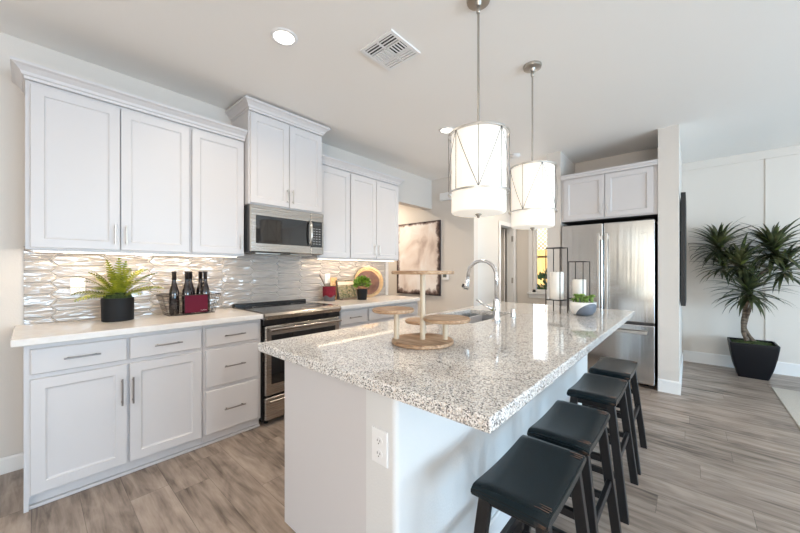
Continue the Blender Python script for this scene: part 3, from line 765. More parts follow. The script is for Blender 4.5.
def leg(sx, sy):
    mb = MB(); w, d = 0.019, 0.015
    tx, ty = sx*0.085, sy*0.165; bx, by = sx*0.150, sy*0.198; zt = 0.572
    V = []
    for (cx, cy, z) in ((bx, by, 0), (tx, ty, zt)):
        V += [(cx-w, cy-d, z), (cx+w, cy-d, z), (cx+w, cy+d, z), (cx-w, cy+d, z)]
    vs, fs = mb._new(V, [(3, 2, 1, 0), (4, 5, 6, 7), (0, 1, 5, 4), (1, 2, 6, 5), (2, 3, 7, 6), (3, 0, 4, 7)])
    bmesh.ops.recalc_face_normals(mb.bm, faces=mb.bm.faces)
    bmesh.ops.bevel(mb.bm, geom=list(mb.bm.edges), offset=0.002, segments=1, affect='EDGES')
    return mb
for sx in (-1, 1):
    for sy in (-1, 1): obj('leg', leg(sx, sy), M_stoolleg, st)
def at(sx, sy, z):
    f = z/0.572; return Vector((sx*(0.150-0.065*f), sy*(0.198-0.033*f), z))
for sy in (-1, 1):
    for z in (0.21, 0.39):
        a, c3 = at(-1, sy, z), at(1, sy, z); obj('stretcher', MB().box((a.x+0.008, a.y-0.010, z-0.015), (c3.x-0.008, a.y+0.010, z+0.015), 0.002), M_stoolleg, st)
for sx in (-1, 1):
    z = 0.29; a, c3 = at(sx, -1, z), at(sx, 1, z); obj('stretcher', MB().box((a.x-0.010, a.y+0.008, z-0.015), (a.x+0.010, c3.y-0.008, z+0.015), 0.002), M_stoolleg, st)
    mbA = MB().box((sx*0.085-0.010, -0.150, 0.530), (sx*0.085+0.010, 0.150, 0.568), 0.002); obj('apron', mbA, M_stoolleg, st)
for sy in (-1, 1):
    obj('apron', MB().box((-0.072, sy*0.165-0.009, 0.535), (0.072, sy*0.165+0.009, 0.572), 0.002), M_stoolleg, st)
labs = ['black wooden saddle-seat stool nearest the camera at the island corner', 'black wooden saddle-seat stool second from the near corner of the island',
        'black wooden saddle-seat stool third from the near corner of the island', 'black wooden saddle-seat stool at the far end of the row, nearest the fridge']
for i, y in enumerate((1.120, 1.590, 2.180, 2.705)):
    o = st if i == 0 else copy_tree(st)
    o.location = (-0.395, y, 0); o['label'] = labs[i]

# ------------------------------------------------------------------ tiered stand on the island
t = thing('tiered_stand', 'wooden tiered serving stand with four round shelves on the granite island', 'serving stand', (-0.972, 1.262, 0.915))
zc = 0.915
obj('base', MB().lathe([(0.145, 0), (0.150, 0.004), (0.150, 0.014), (0.146, 0.018)], (-0.972, 1.262, zc), n=48), M_wood, t, sharp=50)
obj('post', MB().cyl((-0.968, 1.258, zc+0.018), (-0.968, 1.258, 1.248), 0.0125, n=16), M_post, t)
obj('post', MB().cyl((-1.068, 1.180, zc+0.018), (-1.068, 1.180, 1.068), 0.0125, n=16), M_post, t)
obj('post', MB().cyl((-0.884, 1.326, zc+0.018), (-0.884, 1.326, 1.028), 0.0125, n=16), M_post, t)
obj('post', MB().cyl((-1.045, 1.365, zc+0.018), (-1.045, 1.365, 0.984), 0.0125, n=16), M_post, t)
def disc(c, r): return MB().lathe([(r-0.004, 0), (r, 0.004), (r, 0.012), (r-0.003, 0.016)], c, n=48)
obj('shelf', disc((-0.968, 1.258, 1.248), 0.152), M_wood, t, sharp=50)
obj('shelf', disc((-1.062, 1.150, 1.068), 0.100), M_wood, t, sharp=50)
obj('shelf', disc((-0.858, 1.300, 1.028), 0.110), M_wood, t, sharp=50)
obj('shelf', disc((-1.085, 1.395, 0.984), 0.085), M_wood, t, sharp=50)

# ------------------------------------------------------------------ lanterns and bowl
def lantern(label, c, H, cz, ch):
    t = thing('candle_lantern', label, 'lantern', (c[0], c[1], 0.915), 'open black frame lanterns on the island')
    a0 = math.radians(77.7)   # orientation
    u = Vector((math.cos(a0), math.sin(a0), 0)); w = Vector((-math.sin(a0), math.cos(a0), 0)); C0 = Vector((c[0], c[1], 0.915)); s = 0.0595
    cs = [C0+u*a*s+w*b*s for a, b in ((-1, -1), (1, -1), (1, 1), (-1, 1))]
    fr = MB(); Z = Vector((0, 0, 1))
    for k in range(4):
        fr.tube([cs[k], cs[k]+Z*H], 0.0043, n=4)
        fr.tube([cs[k]+Z*(H-0.003), cs[(k+1) % 4]+Z*(H-0.003)], 0.0043, n=4)
        fr.tube([cs[k]+Z*cz, cs[(k+1) % 4]+Z*cz], 0.0043, n=4)
    obj('frame', fr, M_iron, t)
    mb = MB(); mb._new([p+Z*(cz-0.003) for p in cs]+[p+Z*(cz+0.004) for p in cs], [(3, 2, 1, 0), (4, 5, 6, 7), (0, 1, 5, 4), (1, 2, 6, 5), (2, 3, 7, 6), (3, 0, 4, 7)])
    obj('platform', mb, M_iron, t)
    cd = thing('pillar_candle', 'white pillar candle standing in the %s black lantern' % ('taller' if H > 0.5 else 'shorter'), 'candle', C0+Z*(cz+0.0045), 'white pillar candles in the lanterns')
    obj('wax', MB().lathe([(0.050, 0), (0.052, 0.003), (0.052, ch-0.004), (0.048, ch), (0.03, ch-0.004), (0.0, ch-0.005)], C0+Z*(cz+0.0045), n=28, cap1=False), M_candle, cd, sharp=50)
    obj('wick', MB().cyl(C0+Z*(cz+ch-0.001), C0+Z*(cz+ch+0.012), 0.0012, n=6), M_black, cd)
lantern('tall black square frame lantern on the island, left of its shorter twin', (-0.823, 2.880), 0.535, 0.105, 0.225)
lantern('shorter black square frame lantern behind the succulent bowl', (-0.7105, 3.120), 0.425, 0.105, 0.16)
t = thing('succulent_bowl', 'white and slate-blue dipped bowl of green succulents near the lanterns', 'planter', (-0.622, 2.845, 0.915))
bc = (-0.622, 2.845, 0.915)
prof = [(0.045, 0), (0.068, 0.010), (0.086, 0.036), (0.092, 0.072), (0.091, 0.105), (0.085, 0.105), (0.085, 0.085)]
m_b = mat('dipped_glaze', (0.8, 0.79, 0.77), 0.45)
tcn = nd(m_b, 'ShaderNodeTexCoord'); vs_ = nd(m_b, 'ShaderNodeVectorMath', operation='DISTANCE'); vs_.inputs[1].default_value = (-0.60+0.62+0.055, -0.07, -0.02)
lk(m_b, tcn.outputs['Object'], vs_.inputs[0]); vs_.inputs[1].default_value = (0.072, -0.048, -0.012)
rr_ = ramp(m_b, vs_.outputs['Value'], [(0.0, (0.13, 0.15, 0.185)), (0.108, (0.80, 0.79, 0.77))], 'CONSTANT'); lk(m_b, rr_, bs(m_b).inputs['Base Color'])
obj('bowl', MB().lathe(prof, bc, n=36, cap1=False), m_b, t)
obj('soil', MB().lathe([(0.0855, 0.09), (0.06, 0.100), (0.0, 0.103)], bc, n=24, cap0=False, cap1=False), M_soil, t)
rg = random.Random(11)
for k in range(15):
    a = k*2.4; r = 0.074*math.sqrt((k+0.5)/15); cx_, cy_ = bc[0]+r*math.cos(a), bc[1]+r*math.sin(a); h = rg.uniform(0.12, 0.165)
    mb = MB()
    for lay, (nn, tl, ll) in enumerate(((7, 0.35, 0.034), (6, 0.85, 0.028), (4, 1.25, 0.020))):
        for i in range(nn):
            aa = 2*PI*i/nn+lay*0.5+k; d = Vector((math.cos(aa)*math.cos(tl), math.sin(aa)*math.cos(tl), math.sin(tl)))
            sd = Vector((-math.sin(aa), math.cos(aa), 0)); p = Vector((cx_, cy_, bc[2]+h-0.012)); up_ = d.cross(sd)*-0.004
            mb._new([p, p+d*ll*0.6+sd*ll*0.28, p+d*ll, p+d*ll*0.6-sd*ll*0.28, p+d*ll*0.6+up_], [(0, 1, 4), (1, 2, 4), (2, 3, 4), (3, 0, 4)], True)
    mb.cyl((cx_, cy_, bc[2]+0.095), (cx_, cy_, bc[2]+h-0.008), 0.006, n=6)
    obj('succulent', mb, M_succ, t)

# ------------------------------------------------------------------ fern
t = thing('potted_fern', 'yellow-green fern in a charcoal cylinder pot on the left counter', 'potted plant', (-3.0, 0.405, 0.9145))
fc = (-3.0, 0.405, 0.9145)
obj('pot', MB().lathe([(0.082, 0), (0.088, 0.004), (0.090, 0.15), (0.090, 0.158), (0.082, 0.158), (0.080, 0.13)], fc, n=40, cap1=False), M_pot, t, sharp=50)
obj('moss', MB().lathe([(0.081, 0.140), (0.075, 0.175), (0.045, 0.195), (0.0, 0.20)], fc, n=24, cap0=False, cap1=False), M_soil, t)
rg = random.Random(3); mb = MB()
fronds = [(-100, 25, .25), (-88, 45, .26), (-75, 5, .22), (-120, 40, .22), (-60, 60, .25), (90, 30, .28), (100, 12, .26), (80, 48, .27), (70, 62, .25), (0, 82, .27), (40, 80, .25), (-60, 76, .26), (20, 66, .24), (-25, 60, .24), (85, 20, .26), (-92, 16, .22), (45, 40, .2), (-45, 30, .20), (10, 45, .18), (130, 50, .18), (-140, 55, .18), (180, 72, .17), (60, 20, .20), (-35, 12, .19), (-95, 62, .22), (95, 66, .24), (30, 15, .17)]
for (az, el, L) in fronds:
    az = math.radians(az+rg.uniform(-6, 6)); el0 = math.radians(el+8); p = Vector((fc[0]+0.02*math.cos(az), fc[1]+0.02*math.sin(az), fc[2]+0.17)); N = 15; prev = p
    sd = Vector((-math.sin(az), math.cos(az), 0)); tw = rg.uniform(-0.5, 0.5)
    for i in range(N):
        e = el0-(i/N)**1.5*math.radians(48 if el < 70 else 18); d = Vector((math.cos(az)*math.cos(e), math.sin(az)*math.cos(e), math.sin(e)))
        if prev.x < WX+0.045 and d.x < 0: d.x = 0.0
        q = prev+d*L/N; up_ = d.cross(sd).normalized(); s2 = (sd*math.cos(tw)+up_*math.sin(tw))
        w = 0.034*math.sin(PI*min(1, (i+1.2)/(N+1)))**0.7
        mb._new([prev-s2*0.0015, prev+s2*0.0015, q+s2*0.0015, q-s2*0.0015], [(0, 1, 2, 3)])
        for s in (-1, 1):
            a = (prev+q)/2; tip = a+s2*s*w+d*w*0.45-Vector((0, 0, 0.003)); h = L/N*0.46
            mb._new([a-d*h, a+d*h, tip+d*h*0.35, tip-d*h*0.3], [(0, 1, 2, 3)])
        prev = q
obj('fronds', mb, M_fern, t)

# ------------------------------------------------------------------ wine basket
t = thing('wire_basket', 'black wire basket holding dark bottles on the left counter', 'basket', (-3.02, 0.85, 0.9145))
bx0, bx1, by0, by1 = -3.112, -2.955, 0.695, 1.012; zb = 0.9175; zt = 1.068; fl = 0.028
mb = MB()
def rect_at(f):  # f=0 bottom,1 top
    return bx0-fl*f*0.6, bx1+fl*f*0.6, by0-fl*f*1.5, by1+fl*f*1.5
for k in range(5):
    f = k/4; a, b2, c4, d4 = rect_at(f); z = zb+(zt-zb)*f; r = 0.0028 if k in (0, 4) else 0.0014
    mb.tube([(a, c4, z), (b2, c4, z), (b2, d4, z), (a, d4, z)], r, n=5, closed=True)
A0 = rect_at(0); A1 = rect_at(1)
for k in range(1, 12):
    f = k/12
    for i in (0, 1): mb.tube([(A0[i], A0[2]+(A0[3]-A0[2])*f, zb), (A1[i], A1[2]+(A1[3]-A1[2])*f, zt)], 0.0013, n=4)
    mb.tube([(A0[0], A0[2]+(A0[3]-A0[2])*f, zb-0.001), (A0[1], A0[2]+(A0[3]-A0[2])*f, zb-0.001)], 0.0013, n=4)
for k in range(0, 6):
    f = k/5
    for i in (2, 3): mb.tube([(A0[0]+(A0[1]-A0[0])*f, A0[i], zb), (A1[0]+(A1[1]-A1[0])*f, A1[i], zt)], 0.0013, n=4)
obj('wire_frame', mb, M_iron, t)
pl = obj('name_plate', MB().box((-2.941, 0.795, 0.93), (-2.938, 0.955, 1.066)), M_burg, t); pl['label'] = 'burgundy rectangular card on the front of the basket'
obj('script_mark', MB().tube([(-2.9370, 0.905+0.007*i, 0.944+0.003*((i % 2)-(i % 3)*0.5)) for i in range(7)], 0.0011, n=4), M_plate, pl)
def bottle(label, y, x, proto=None):
    global BOT
    if BOT is None:
        r = thing('wine_bottle', '', 'bottle', group='dark wine bottles in the wire basket', local=True)
        R0 = 0.0335
        prof = [(0.026, 0.004), (R0-0.002, 0.0), (R0, 0.004), (R0, 0.16), (R0*0.93, 0.185), (0.020, 0.225), (0.0155, 0.245), (0.0140, 0.27), (0.0140, 0.315)]
        obj('glass_body', MB().lathe(prof, n=24), M_bottle, r)
        obj('foil_cap', MB().lathe([(0.0148, 0.268), (0.0148, 0.322), (0.0165, 0.323), (0.0165, 0.332), (0.013, 0.334)], n=20), mat('black_foil', (0.015, 0.012, 0.013), 0.3), r)
        BOT = r; o = r
    else: o = copy_tree(BOT)
    o.location = (x, y, 0.921); o['label'] = label
BOT = None
BY = (0.738, 0.823, 0.955, 0.868, 0.944)
bottle('dark wine bottle standing alone at the left of the basket', BY[0], -2.997)
bottle('dark wine bottle second from left, first of the close group of four', BY[1], -2.994)
bottle('dark wine bottle third from left, behind the burgundy card', BY[3], -3.068)
bottle('dark wine bottle fourth from left, in the back of the basket', BY[4], -3.068)
bottle('dark wine bottle farthest right, nearest the range', BY[2], -2.994)

# ------------------------------------------------------------------ objects right of the range
t = thing('utensil_crock', 'grey crock with a crimson cloth tied round it beside the range', 'crock', (-3.06, 2.245, 0.9145))
cc = (-3.06, 2.245, 0.9145)
obj('crock', MB().lathe([(0.060, 0), (0.064, 0.004), (0.066, 0.165), (0.060, 0.165), (0.058, 0.02), (0, 0.018)], cc, n=28, cap1=False), M_crock, t, sharp=50)
mb = MB(); 
prof = []
n = 36
rings_ = []
for k, z in enumerate((0.055, 0.06, 0.10, 0.14, 0.160, 0.166)):
    rings_.append([mb.bm.verts.new((cc[0]+(0.068+0.006*abs(math.sin(i*2.1+k*0.4)) + (0.0 if k else -0.001))*math.cos(2*PI*i/n), cc[1]+(0.068+0.006*abs(math.sin(i*2.1+k*0.4)))*math.sin(2*PI*i/n), cc[2]+z+(0.012*math.sin(i*0.7) if k < 2 else 0))) for i in range(n)])
for A, B in zip(rings_, rings_[1:]):
    for i in range(n):
        f = mb.bm.faces.new((A[i], A[(i+1) % n], B[(i+1) % n], B[i])); f.smooth = True
obj('cloth', mb, M_redcloth, t)
u_ = thing('wooden_spoon', 'dark wooden utensil leaning out of the crimson-wrapped crock', 'utensil', (-3.06, 2.235, 0.94))
obj('handle', MB().tube([(-3.045, 2.26, 0.945), (-3.065, 2.20, 1.07), (-3.075, 2.155, 1.165), (-3.08, 2.13, 1.215)], [0.006, 0.006, 0.007, 0.008], n=8), M_stick, u_)
# card propped behind crock
o = obj('recipe_card', MB().box((-3.135, 2.315, 0.9145), (-3.130, 2.405, 1.175)), M_orange, center=(-3.13, 2.34, 0.9145)); tag(o, 'orange printed card standing between the crock and the cookbook', 'card')
t = thing('cookbook', 'open cookbook with pictures of greens propped on the right counter', 'book', (-3.08, 2.50, 0.9145))
def tilt(y, h, x0=-3.05, lean=0.30): return Vector((x0-h*math.sin(lean), y, 0.9245+h*math.cos(lean)))
def slab(y0, y1, h0, h1, th, x0=-3.05, skew=0.0):
    mb = MB(); nrm = Vector((math.cos(0.30), 0, math.sin(0.30)))
    P = [tilt(y0, h0, x0), tilt(y1, h0, x0), tilt(y1+skew, h1, x0), tilt(y0+skew, h1, x0)]
    mb._new(P+[p+nrm*th for p in P], [(3, 2, 1, 0), (4, 5, 6, 7), (0, 1, 5, 4), (1, 2, 6, 5), (2, 3, 7, 6), (3, 0, 4, 7)]); return mb
obj('cover', slab(2.375, 2.645, 0, 0.225, 0.006), mat('book_cover', (0.05, 0.04, 0.04), 0.6), t)
obj('page', slab(2.38, 2.508, 0.004, 0.221, 0.014), M_page, t)
obj('page', slab(2.512, 2.64, 0.004, 0.221, 0.014), M_page, t)
obj('plain_header', slab(2.39, 2.63, 0.165, 0.205, 0.0152), M_pageplain, t)
o = obj('book_easel', MB().box((-3.075, 2.40, 0.9145), (-3.02, 2.62, 0.9235)).box((-3.022, 2.40, 0.9145), (-3.016, 2.62, 0.94)).tube([(-3.16, 2.51, 0.918), (-3.120, 2.51, 1.10)], 0.004, n=6).tube([(-3.16, 2.51, 0.918), (-3.06, 2.51, 0.918)], 0.004, n=6), M_stick, center=(-3.06, 2.5, 0.9145)); tag(o, 'small dark easel holding up the open cookbook', 'easel')
# round tray leaning on the wall
t = thing('round_tray', 'round wooden tray with a darker bowl centre leaning on the backsplash', 'tray', (-3.12, 2.93, 0.9145))
def ldisc(yc, hc, r, d0, prof):
    # prof: list (radius factor, offset along normal) ; disc leaning on wall
    lean = 0.14; yaw = math.radians(-26); up_ = Vector((-math.sin(lean)*math.cos(yaw), -math.sin(lean)*math.sin(yaw), math.cos(lean))); sd = Vector((-math.sin(yaw), math.cos(yaw), 0)); nrm = sd.cross(up_)
    C0 = Vector((-3.055, 2.86, 0.9150))+up_*hc+nrm*d0+sd*yc
    mb = MB(); n = 48; R = []
    for rf, off in prof: R.append([mb.bm.verts.new(C0+nrm*off+(sd*math.cos(2*PI*k/n)+up_*math.sin(2*PI*k/n))*rf*r) for k in range(n)])
    mb.bm.faces.new(R[0][::-1]); mb.bm.faces.new(R[-1])
    for A, B in zip(R, R[1:]):
        for k in range(n):
            f = mb.bm.faces.new((A[k], A[(k+1) % n], B[(k+1) % n], B[k])); f.smooth = True
    return mb
obj('rim_board', ldisc(0.0, 0.198, 0.195, 0, [(0.98, 0), (1, 0.006), (1, 0.016), (0.96, 0.020), (0.85, 0.018), (0.83, 0.012)]), M_woodrim, t, sharp=50)
o = obj('inner_bowl', ldisc(-0.02, 0.190, 0.152, 0.013, [(0.9, 0), (1, 0.008), (1, 0.018), (0.94, 0.020), (0.7, 0.008), (0.3, 0.004)]), M_walnut, t, sharp=50); o['label'] = 'dark brown round inner dish'
t = thing('potted_herb', 'bright green bushy herb in a charcoal pot before the round tray', 'potted plant', (-2.90, 2.60, 0.9145))
hc = (-2.90, 2.60, 0.9145)
obj('pot', MB().lathe([(0.050, 0), (0.053, 0.004), (0.063, 0.125), (0.057, 0.125), (0.056, 0.10)], hc, n=28, cap1=False), M_pot, t, sharp=50)
obj('soil', MB().lathe([(0.057, 0.11), (0, 0.115)], hc, n=20, cap0=False, cap1=False), M_soil, t)
obj('foliage', leafy((hc[0], hc[1], hc[2]+0.180), 0.088, 320, 0.038, random.Random(9), 0.85, 0.2, 0.75), M_basil, t)

# ------------------------------------------------------------------ pendants
def pendant(loc, label, rot):
    global PEN
    if PEN is None:
        r = thing('pendant_light', '', 'pendant light', group='drum pendant lights over the island', local=True)
        # local z=0 at the ceiling, everything hangs below
        obj('canopy', MB().lathe([(0.062, 0), (0.064, -0.006), (0.060, -0.018), (0.02, -0.022), (0.012, -0.04)], n=32), M_nickel_d, r, sharp=50)
        obj('swivel', MB().lathe([(0.009, -0.04), (0.012, -0.05), (0.012, -0.07), (0.008, -0.08)], n=14), M_nickel_d, r)
        obj('rod', MB().cyl((0, 0, -0.06), (0, 0, -0.72), 0.006, n=12).lathe([(0.013, -0.715), (0.013, -0.735)], n=12), M_nickel_d, r)
        zt, zb = -0.745, -1.170; rs = 0.145
        sh = obj('shade', MB().lathe([(rs, zt), (rs, zb+0.012), (rs-0.004, zb+0.004), (rs-0.02, zb), (0, zb)], n=48, cap0=False, cap1=False).lathe([(rs-0.002, zt-0.001), (0.0, zt-0.001)], n=48, cap0=False, cap1=False), M_shade, r, sharp=50)
        rf = 0.161; zr = -1.058; n = 48
        for nm, z in (('upper_ring', zt+0.002), ('lower_ring', zr)):
            fr = MB().lathe([(rf, z-0.006), (rf+0.003, z-0.006), (rf+0.003, z+0.004), (rf, z+0.004), (rf, z-0.006)], n=n, cap0=False, cap1=False)
            for k in range(3):
                a = 2*PI*k/3
                if nm == 'upper_ring': fr.tube([(0, 0, zt+0.004), (rf*math.cos(a), rf*math.sin(a), zt+0.002)], 0.0025, n=5)
                else: fr.tube([(rs*math.cos(a), rs*math.sin(a), zr), (rf*math.cos(a), rf*math.sin(a), zr)], 0.002, n=5)
            obj(nm, fr, M_nickel, r, sharp=50)
        wr = MB(); NB = 4
        for k in range(NB):
            a0 = 2*PI*k/NB; a1 = a0+2*PI/NB; am = (a0+a1)/2
            pt = lambda a, z: (rf*math.cos(a), rf*math.sin(a), z)
            wr.tube([pt(am, zt), pt(am, zr)], 0.0018, n=4); wr.tube([pt(a0, zt), pt(a0, zr)], 0.0018, n=4)
            for aa in (a0, a1):
                wr.tube([pt(aa+(am-aa)*f, zt+(zr-zt)*f) for f in (0, .125, .25, .375, .5, .625, .75, .875, 1)], 0.0018, n=4)
        obj('wire_lattice', wr, M_pull, r)
        obj('finial', MB().lathe([(0.016, zb), (0.018, zb-0.006), (0.010, zb-0.010), (0.007, zb-0.020), (0.0, zb-0.024)], n=16, cap1=False), M_nickel_d, r)
        PEN = r; o = r
    else: o = copy_tree(PEN)
    o.location = loc; o['label'] = label; o.rotation_euler = (0, 0, math.radians(rot))
PEN = None
pendant((-0.862, 1.617, CZ), 'lit white drum pendant with wire frame over the nearer part of the island', -17)
pendant((-0.852, 2.406, CZ), 'lit white drum pendant with wire frame over the farther part of the island', -48.3)
# ------------------------------------------------------------------ ceiling fixtures
def can(loc, label, hidden=False, p=10):
    global CAN
    if CAN is None:
        r = thing('ceiling_light', '', 'ceiling light', group='recessed ceiling lights', local=True)
        obj('trim_ring', MB().lathe([(0.060, -0.001), (0.064, -0.008), (0.082, -0.004), (0.084, -0.0005)], n=36, cap0=False, cap1=False), M_plate, r)
        obj('lens', MB().lathe([(0.062, -0.0045), (0.03, -0.006), (0, -0.0065)], n=32, cap0=False, cap1=False), M_lamp, r)
        CAN = r; o = r
    else: o = copy_tree(CAN)
    o.location = loc; o['label'] = label
    l = D.lights.new('can_bulb', 'AREA'); l.shape = 'DISK'; l.size = 0.12; l.energy = p; l.color = WARM; l.spread = math.radians(150)
    q = D.objects.new('can_bulb', l); COL.objects.link(q); q.location = (loc[0], loc[1], CZ-0.012)
CAN = None
can((-1.924, 1.064, CZ), 'lit recessed ceiling light left of the air vent')
can((-1.920, 2.914, CZ), 'lit recessed ceiling light beside the nearer pendant')
can((-4.2, 3.7, CZ), 'lit recessed ceiling light in the side hall', p=30)
can((-1.75, 4.95, CZ), 'added recessed ceiling light brightening the rear passage by the window', p=11)  # unseen fixture added to brighten the passage
# vent (square, four-way louvres)
vc = Vector((-1.51, 1.605, CZ)); t = thing('ceiling_vent', 'white square louvred air vent in the ceiling', 'vent', vc)
S = 0.145
obj('back_plate', MB().box(vc+v3(-S+0.02, -S+0.02, -0.004), vc+v3(S-0.02, S-0.02, -0.0005)), M_dark, t)
mb = MB()
for (a, b2) in (((-S, -S), (S, -S+0.022)), ((-S, S-0.022), (S, S)), ((-S, -S+0.022), (-S+0.022, S-0.022)), ((S-0.022, -S+0.022), (S, S-0.022)), ((-0.006, -S+0.022), (0.006, S-0.022)), ((-S+0.022, -0.048), (S-0.022, -0.038)), ((-S+0.022, 0.042), (S-0.022, 0.052))):
    mb.box(vc+v3(a[0], a[1], -0.012), vc+v3(b2[0], b2[1], -0.0005))
obj('frame', mb, M_plate, t)
mb = MB()
for k in range(3):
    for (ys_, hh) in ((-S+0.024+0.003+k*0.0235+0.008, 0.003), (0.052+0.010+k*0.0225, 0.0095)):
        for (xa, xb) in ((-S+0.022, -0.006), (0.006, S-0.022)):
            w_ = 0.0045 if hh < 0.005 else 0.0075
            mb.box(vc+v3(xa, ys_-w_, -0.0125), vc+v3(xb, ys_+w_, -0.0125+hh))
for k in range(5):
    for sg, hh in ((-1, 0.0095), (1, 0.003)):
        x = sg*(0.017+k*0.0235); w_ = 0.0045 if hh < 0.005 else 0.008
        mb.box(vc+v3(x-w_, -0.038, -0.0125), vc+v3(x+w_, 0.042, -0.0125+hh))
obj('louvres', mb, M_plate, t)
o = obj('smoke_detector', MB().lathe([(0.066, 0), (0.066, -0.014), (0.058, -0.028), (0.03, -0.032), (0, -0.033)], (-1.683, 4.13, CZ), n=28, cap1=False), M_plate, center=(-1.683, 4.13, CZ)); tag(o, 'small round white smoke detector on the ceiling beyond the pendants', 'smoke detector')

# ------------------------------------------------------------------ art, chime, thermostat on the hall wall
t = thing('wall_art', 'tall blush abstract canvas with dark distressed edges on the hall wall', 'wall art', (-3.48, AY-0.02, 0.845))
obj('canvas', MB().box((-3.946, AY-0.035, 0.845), (-3.012, AY-0.001, 2.07), 0.002), M_canvas, t)
o = obj('door_chime', MB().box((-3.012, AY-0.045, 2.37), (-2.80, AY-0.001, 2.49), 0.006), M_plate, center=(-2.9, AY, 2.37)); tag(o, 'white rectangular box high on the hall wall behind the nearer pendant', 'door chime')
t = thing('thermostat', 'small white wall control with dark display right of the canvas', 'thermostat', (-2.93, AY, 1.16))
obj('housing', MB().box((-2.985, AY-0.02, 1.105), (-2.865, AY-0.001, 1.225), 0.006), M_plate, t)
obj('display', MB().box((-2.960, AY-0.0215, 1.145), (-2.895, AY-0.0195, 1.205)), mat('grey_display', (0.12, 0.14, 0.13), 0.3), t)

# ------------------------------------------------------------------ refrigerator and the cabinet above
t = thing('refrigerator', 'stainless french-door refrigerator with bottom freezer drawer', 'refrigerator', (-0.73, 4.7, 0))
fx0, fx1, fyf = -1.184, -0.276, 4.34
obj('cabinet_body', MB().box((fx0+0.005, fyf+0.065, 0.03), (fx1-0.003, 5.0, 1.785)), mat('fridge_side_grey', (0.06, 0.06, 0.062), 0.5), t)
xm = -0.742
for (a, b2, hx) in ((fx0, xm-0.005, xm-0.038), (xm+0.005, fx1, xm+0.038)):
    d = obj('door', MB().box((a, fyf, 0.700), (b2, fyf+0.062, 1.800), 0.008, 3), M_steel_f, t)
    mb = MB().box((hx-0.013, fyf-0.062, 0.745), (hx+0.013, fyf-0.045, 1.680), 0.005, 2)
    for z in (0.79, 1.635): mb.box((hx-0.009, fyf-0.046, z-0.02), (hx+0.009, fyf+0.001, z+0.02))
    obj('handle', mb, M_nickel, d)
    if hx > xm: obj('badge', MB().box((b2-0.115, fyf-0.002, 1.655), (b2-0.075, fyf+0.001, 1.664)), M_nickel, d)
d = obj('freezer_drawer', MB().box((fx0, fyf, 0.045), (fx1, fyf+0.062, 0.672), 0.008, 3), M_steel_f, t)
mb = MB().box((fx0+0.06, fyf-0.062, 0.583), (fx1-0.06, fyf-0.045, 0.612), 0.005, 2)
for x in (fx0+0.10, fx1-0.10): mb.box((x-0.02, fyf-0.046, 0.59), (x+0.02, fyf+0.001, 0.605))
obj('handle', mb, M_nickel, d)
for x in (fx0+0.08, fx1-0.08):
    for y in (fyf+0.12, 4.92): obj('foot', MB().cyl((x, y, 0), (x, y, 0.032), 0.02, n=12), M_black, t)
obj('hinge_cover', MB().box((fx0+0.02, fyf+0.02, 1.8005), (fx0+0.09, fyf+0.12, 1.812)).box((fx1-0.09, fyf+0.02, 1.8005), (fx1-0.02, fyf+0.12, 1.812)), M_black, t)
t = thing('wall_cabinet', 'white two-door cabinet built in above the refrigerator', 'cabinet', (-0.73, 4.7, 1.855))
cy = 4.385
obj('carcass', MB().box((-1.198, cy, 1.858), (-0.252, 5.01, 2.395)), M_cab, t)
obj('gap_shade_sheet', MB().box((-1.198, cy+0.03, 1.850), (-0.252, 5.01, 1.8575)), M_dark, t)  # near-black sheet stands in for shade in the gap over the fridge
for (a, b2, hx) in ((-1.165, -0.737, -0.765), (-0.727, -0.29, -0.70)):
    d = obj('door', door_y(cy-0.0005, a, b2, 1.872, 2.365), M_cab, t)
    obj('handle', pull((hx, cy-0.019, 1.965), (0, 0, 1), 0.13, (0, -1, 0), 0.005), M_nickel, d)
o = obj('crown_moulding', MB().sweep([(-1.197, cy-0.019, 0, -1), (-0.253, cy-0.019, 0, -1)], [(0, 2.372), (0.006, 2.372), (0.010, 2.388), (0.030, 2.408), (0.030, 2.424), (0, 2.424)]).box((-1.197, cy-0.019, 2.3955), (-0.253, 4.9, 2.410)), M_cab, center=(-0.73, cy, 2.372)); tag(o, 'white moulding along the top of the cabinet over the refrigerator', 'moulding')

# ------------------------------------------------------------------ framed panel on the nook wall (seen edge on)
t = thing('television', 'black wall-mounted flat screen seen edge-on on the wall beside the plant', 'television', (-0.04, 5.05, 0.88))
obj('bezel', MB().rings((-0.072, 4.56, 0.885), (0, 1, 0), (0, 0, 1), (1, 0, 0), 1.0, 1.20, [(0, 0), (0, 0.037), (0.003, 0.040), (0.012, 0.040), (0.013, 0.037)]), M_tvframe, t)
obj('wall_bracket', MB().box((-0.0815, 4.85, 1.2), (-0.072, 5.25, 1.7)), M_black, t)

# ------------------------------------------------------------------ dracaena in planter
pc = Vector((0.555, 5.70, 0.0))
t = thing('potted_dracaena', 'tall spiky-leaved dracaena in a black tapered planter by the far wall', 'potted plant', pc)
def planter():
    mb = MB(); b = mb.bm; rows = []
    for (z, h, r) in ((0, 0.125, 0.03), (0.02, 0.131, 0.03), (0.12, 0.158, 0.028), (0.25, 0.182, 0.025), (0.37, 0.197, 0.022), (0.405, 0.200, 0.022), (0.41, 0.198, 0.022), (0.41, 0.184, 0.02), (0.35, 0.180, 0.02)):
        P = rrect(-h, -h, h, h, r, ('br', 'tr', 'tl', 'bl'), 4)
        rows.append([b.verts.new((pc.x+x, pc.y+y, z)) for x, y in P])
    for A, B in zip(rows, rows[1:]):
        n = len(A)
        for k in range(n):
            f = b.faces.new((A[k], A[(k+1) % n], B[(k+1) % n], B[k])); f.smooth = True
    b.faces.new(rows[0][::-1]); b.faces.new(rows[-1]); return mb
obj('planter', planter(), M_potmat, t, sharp=40)
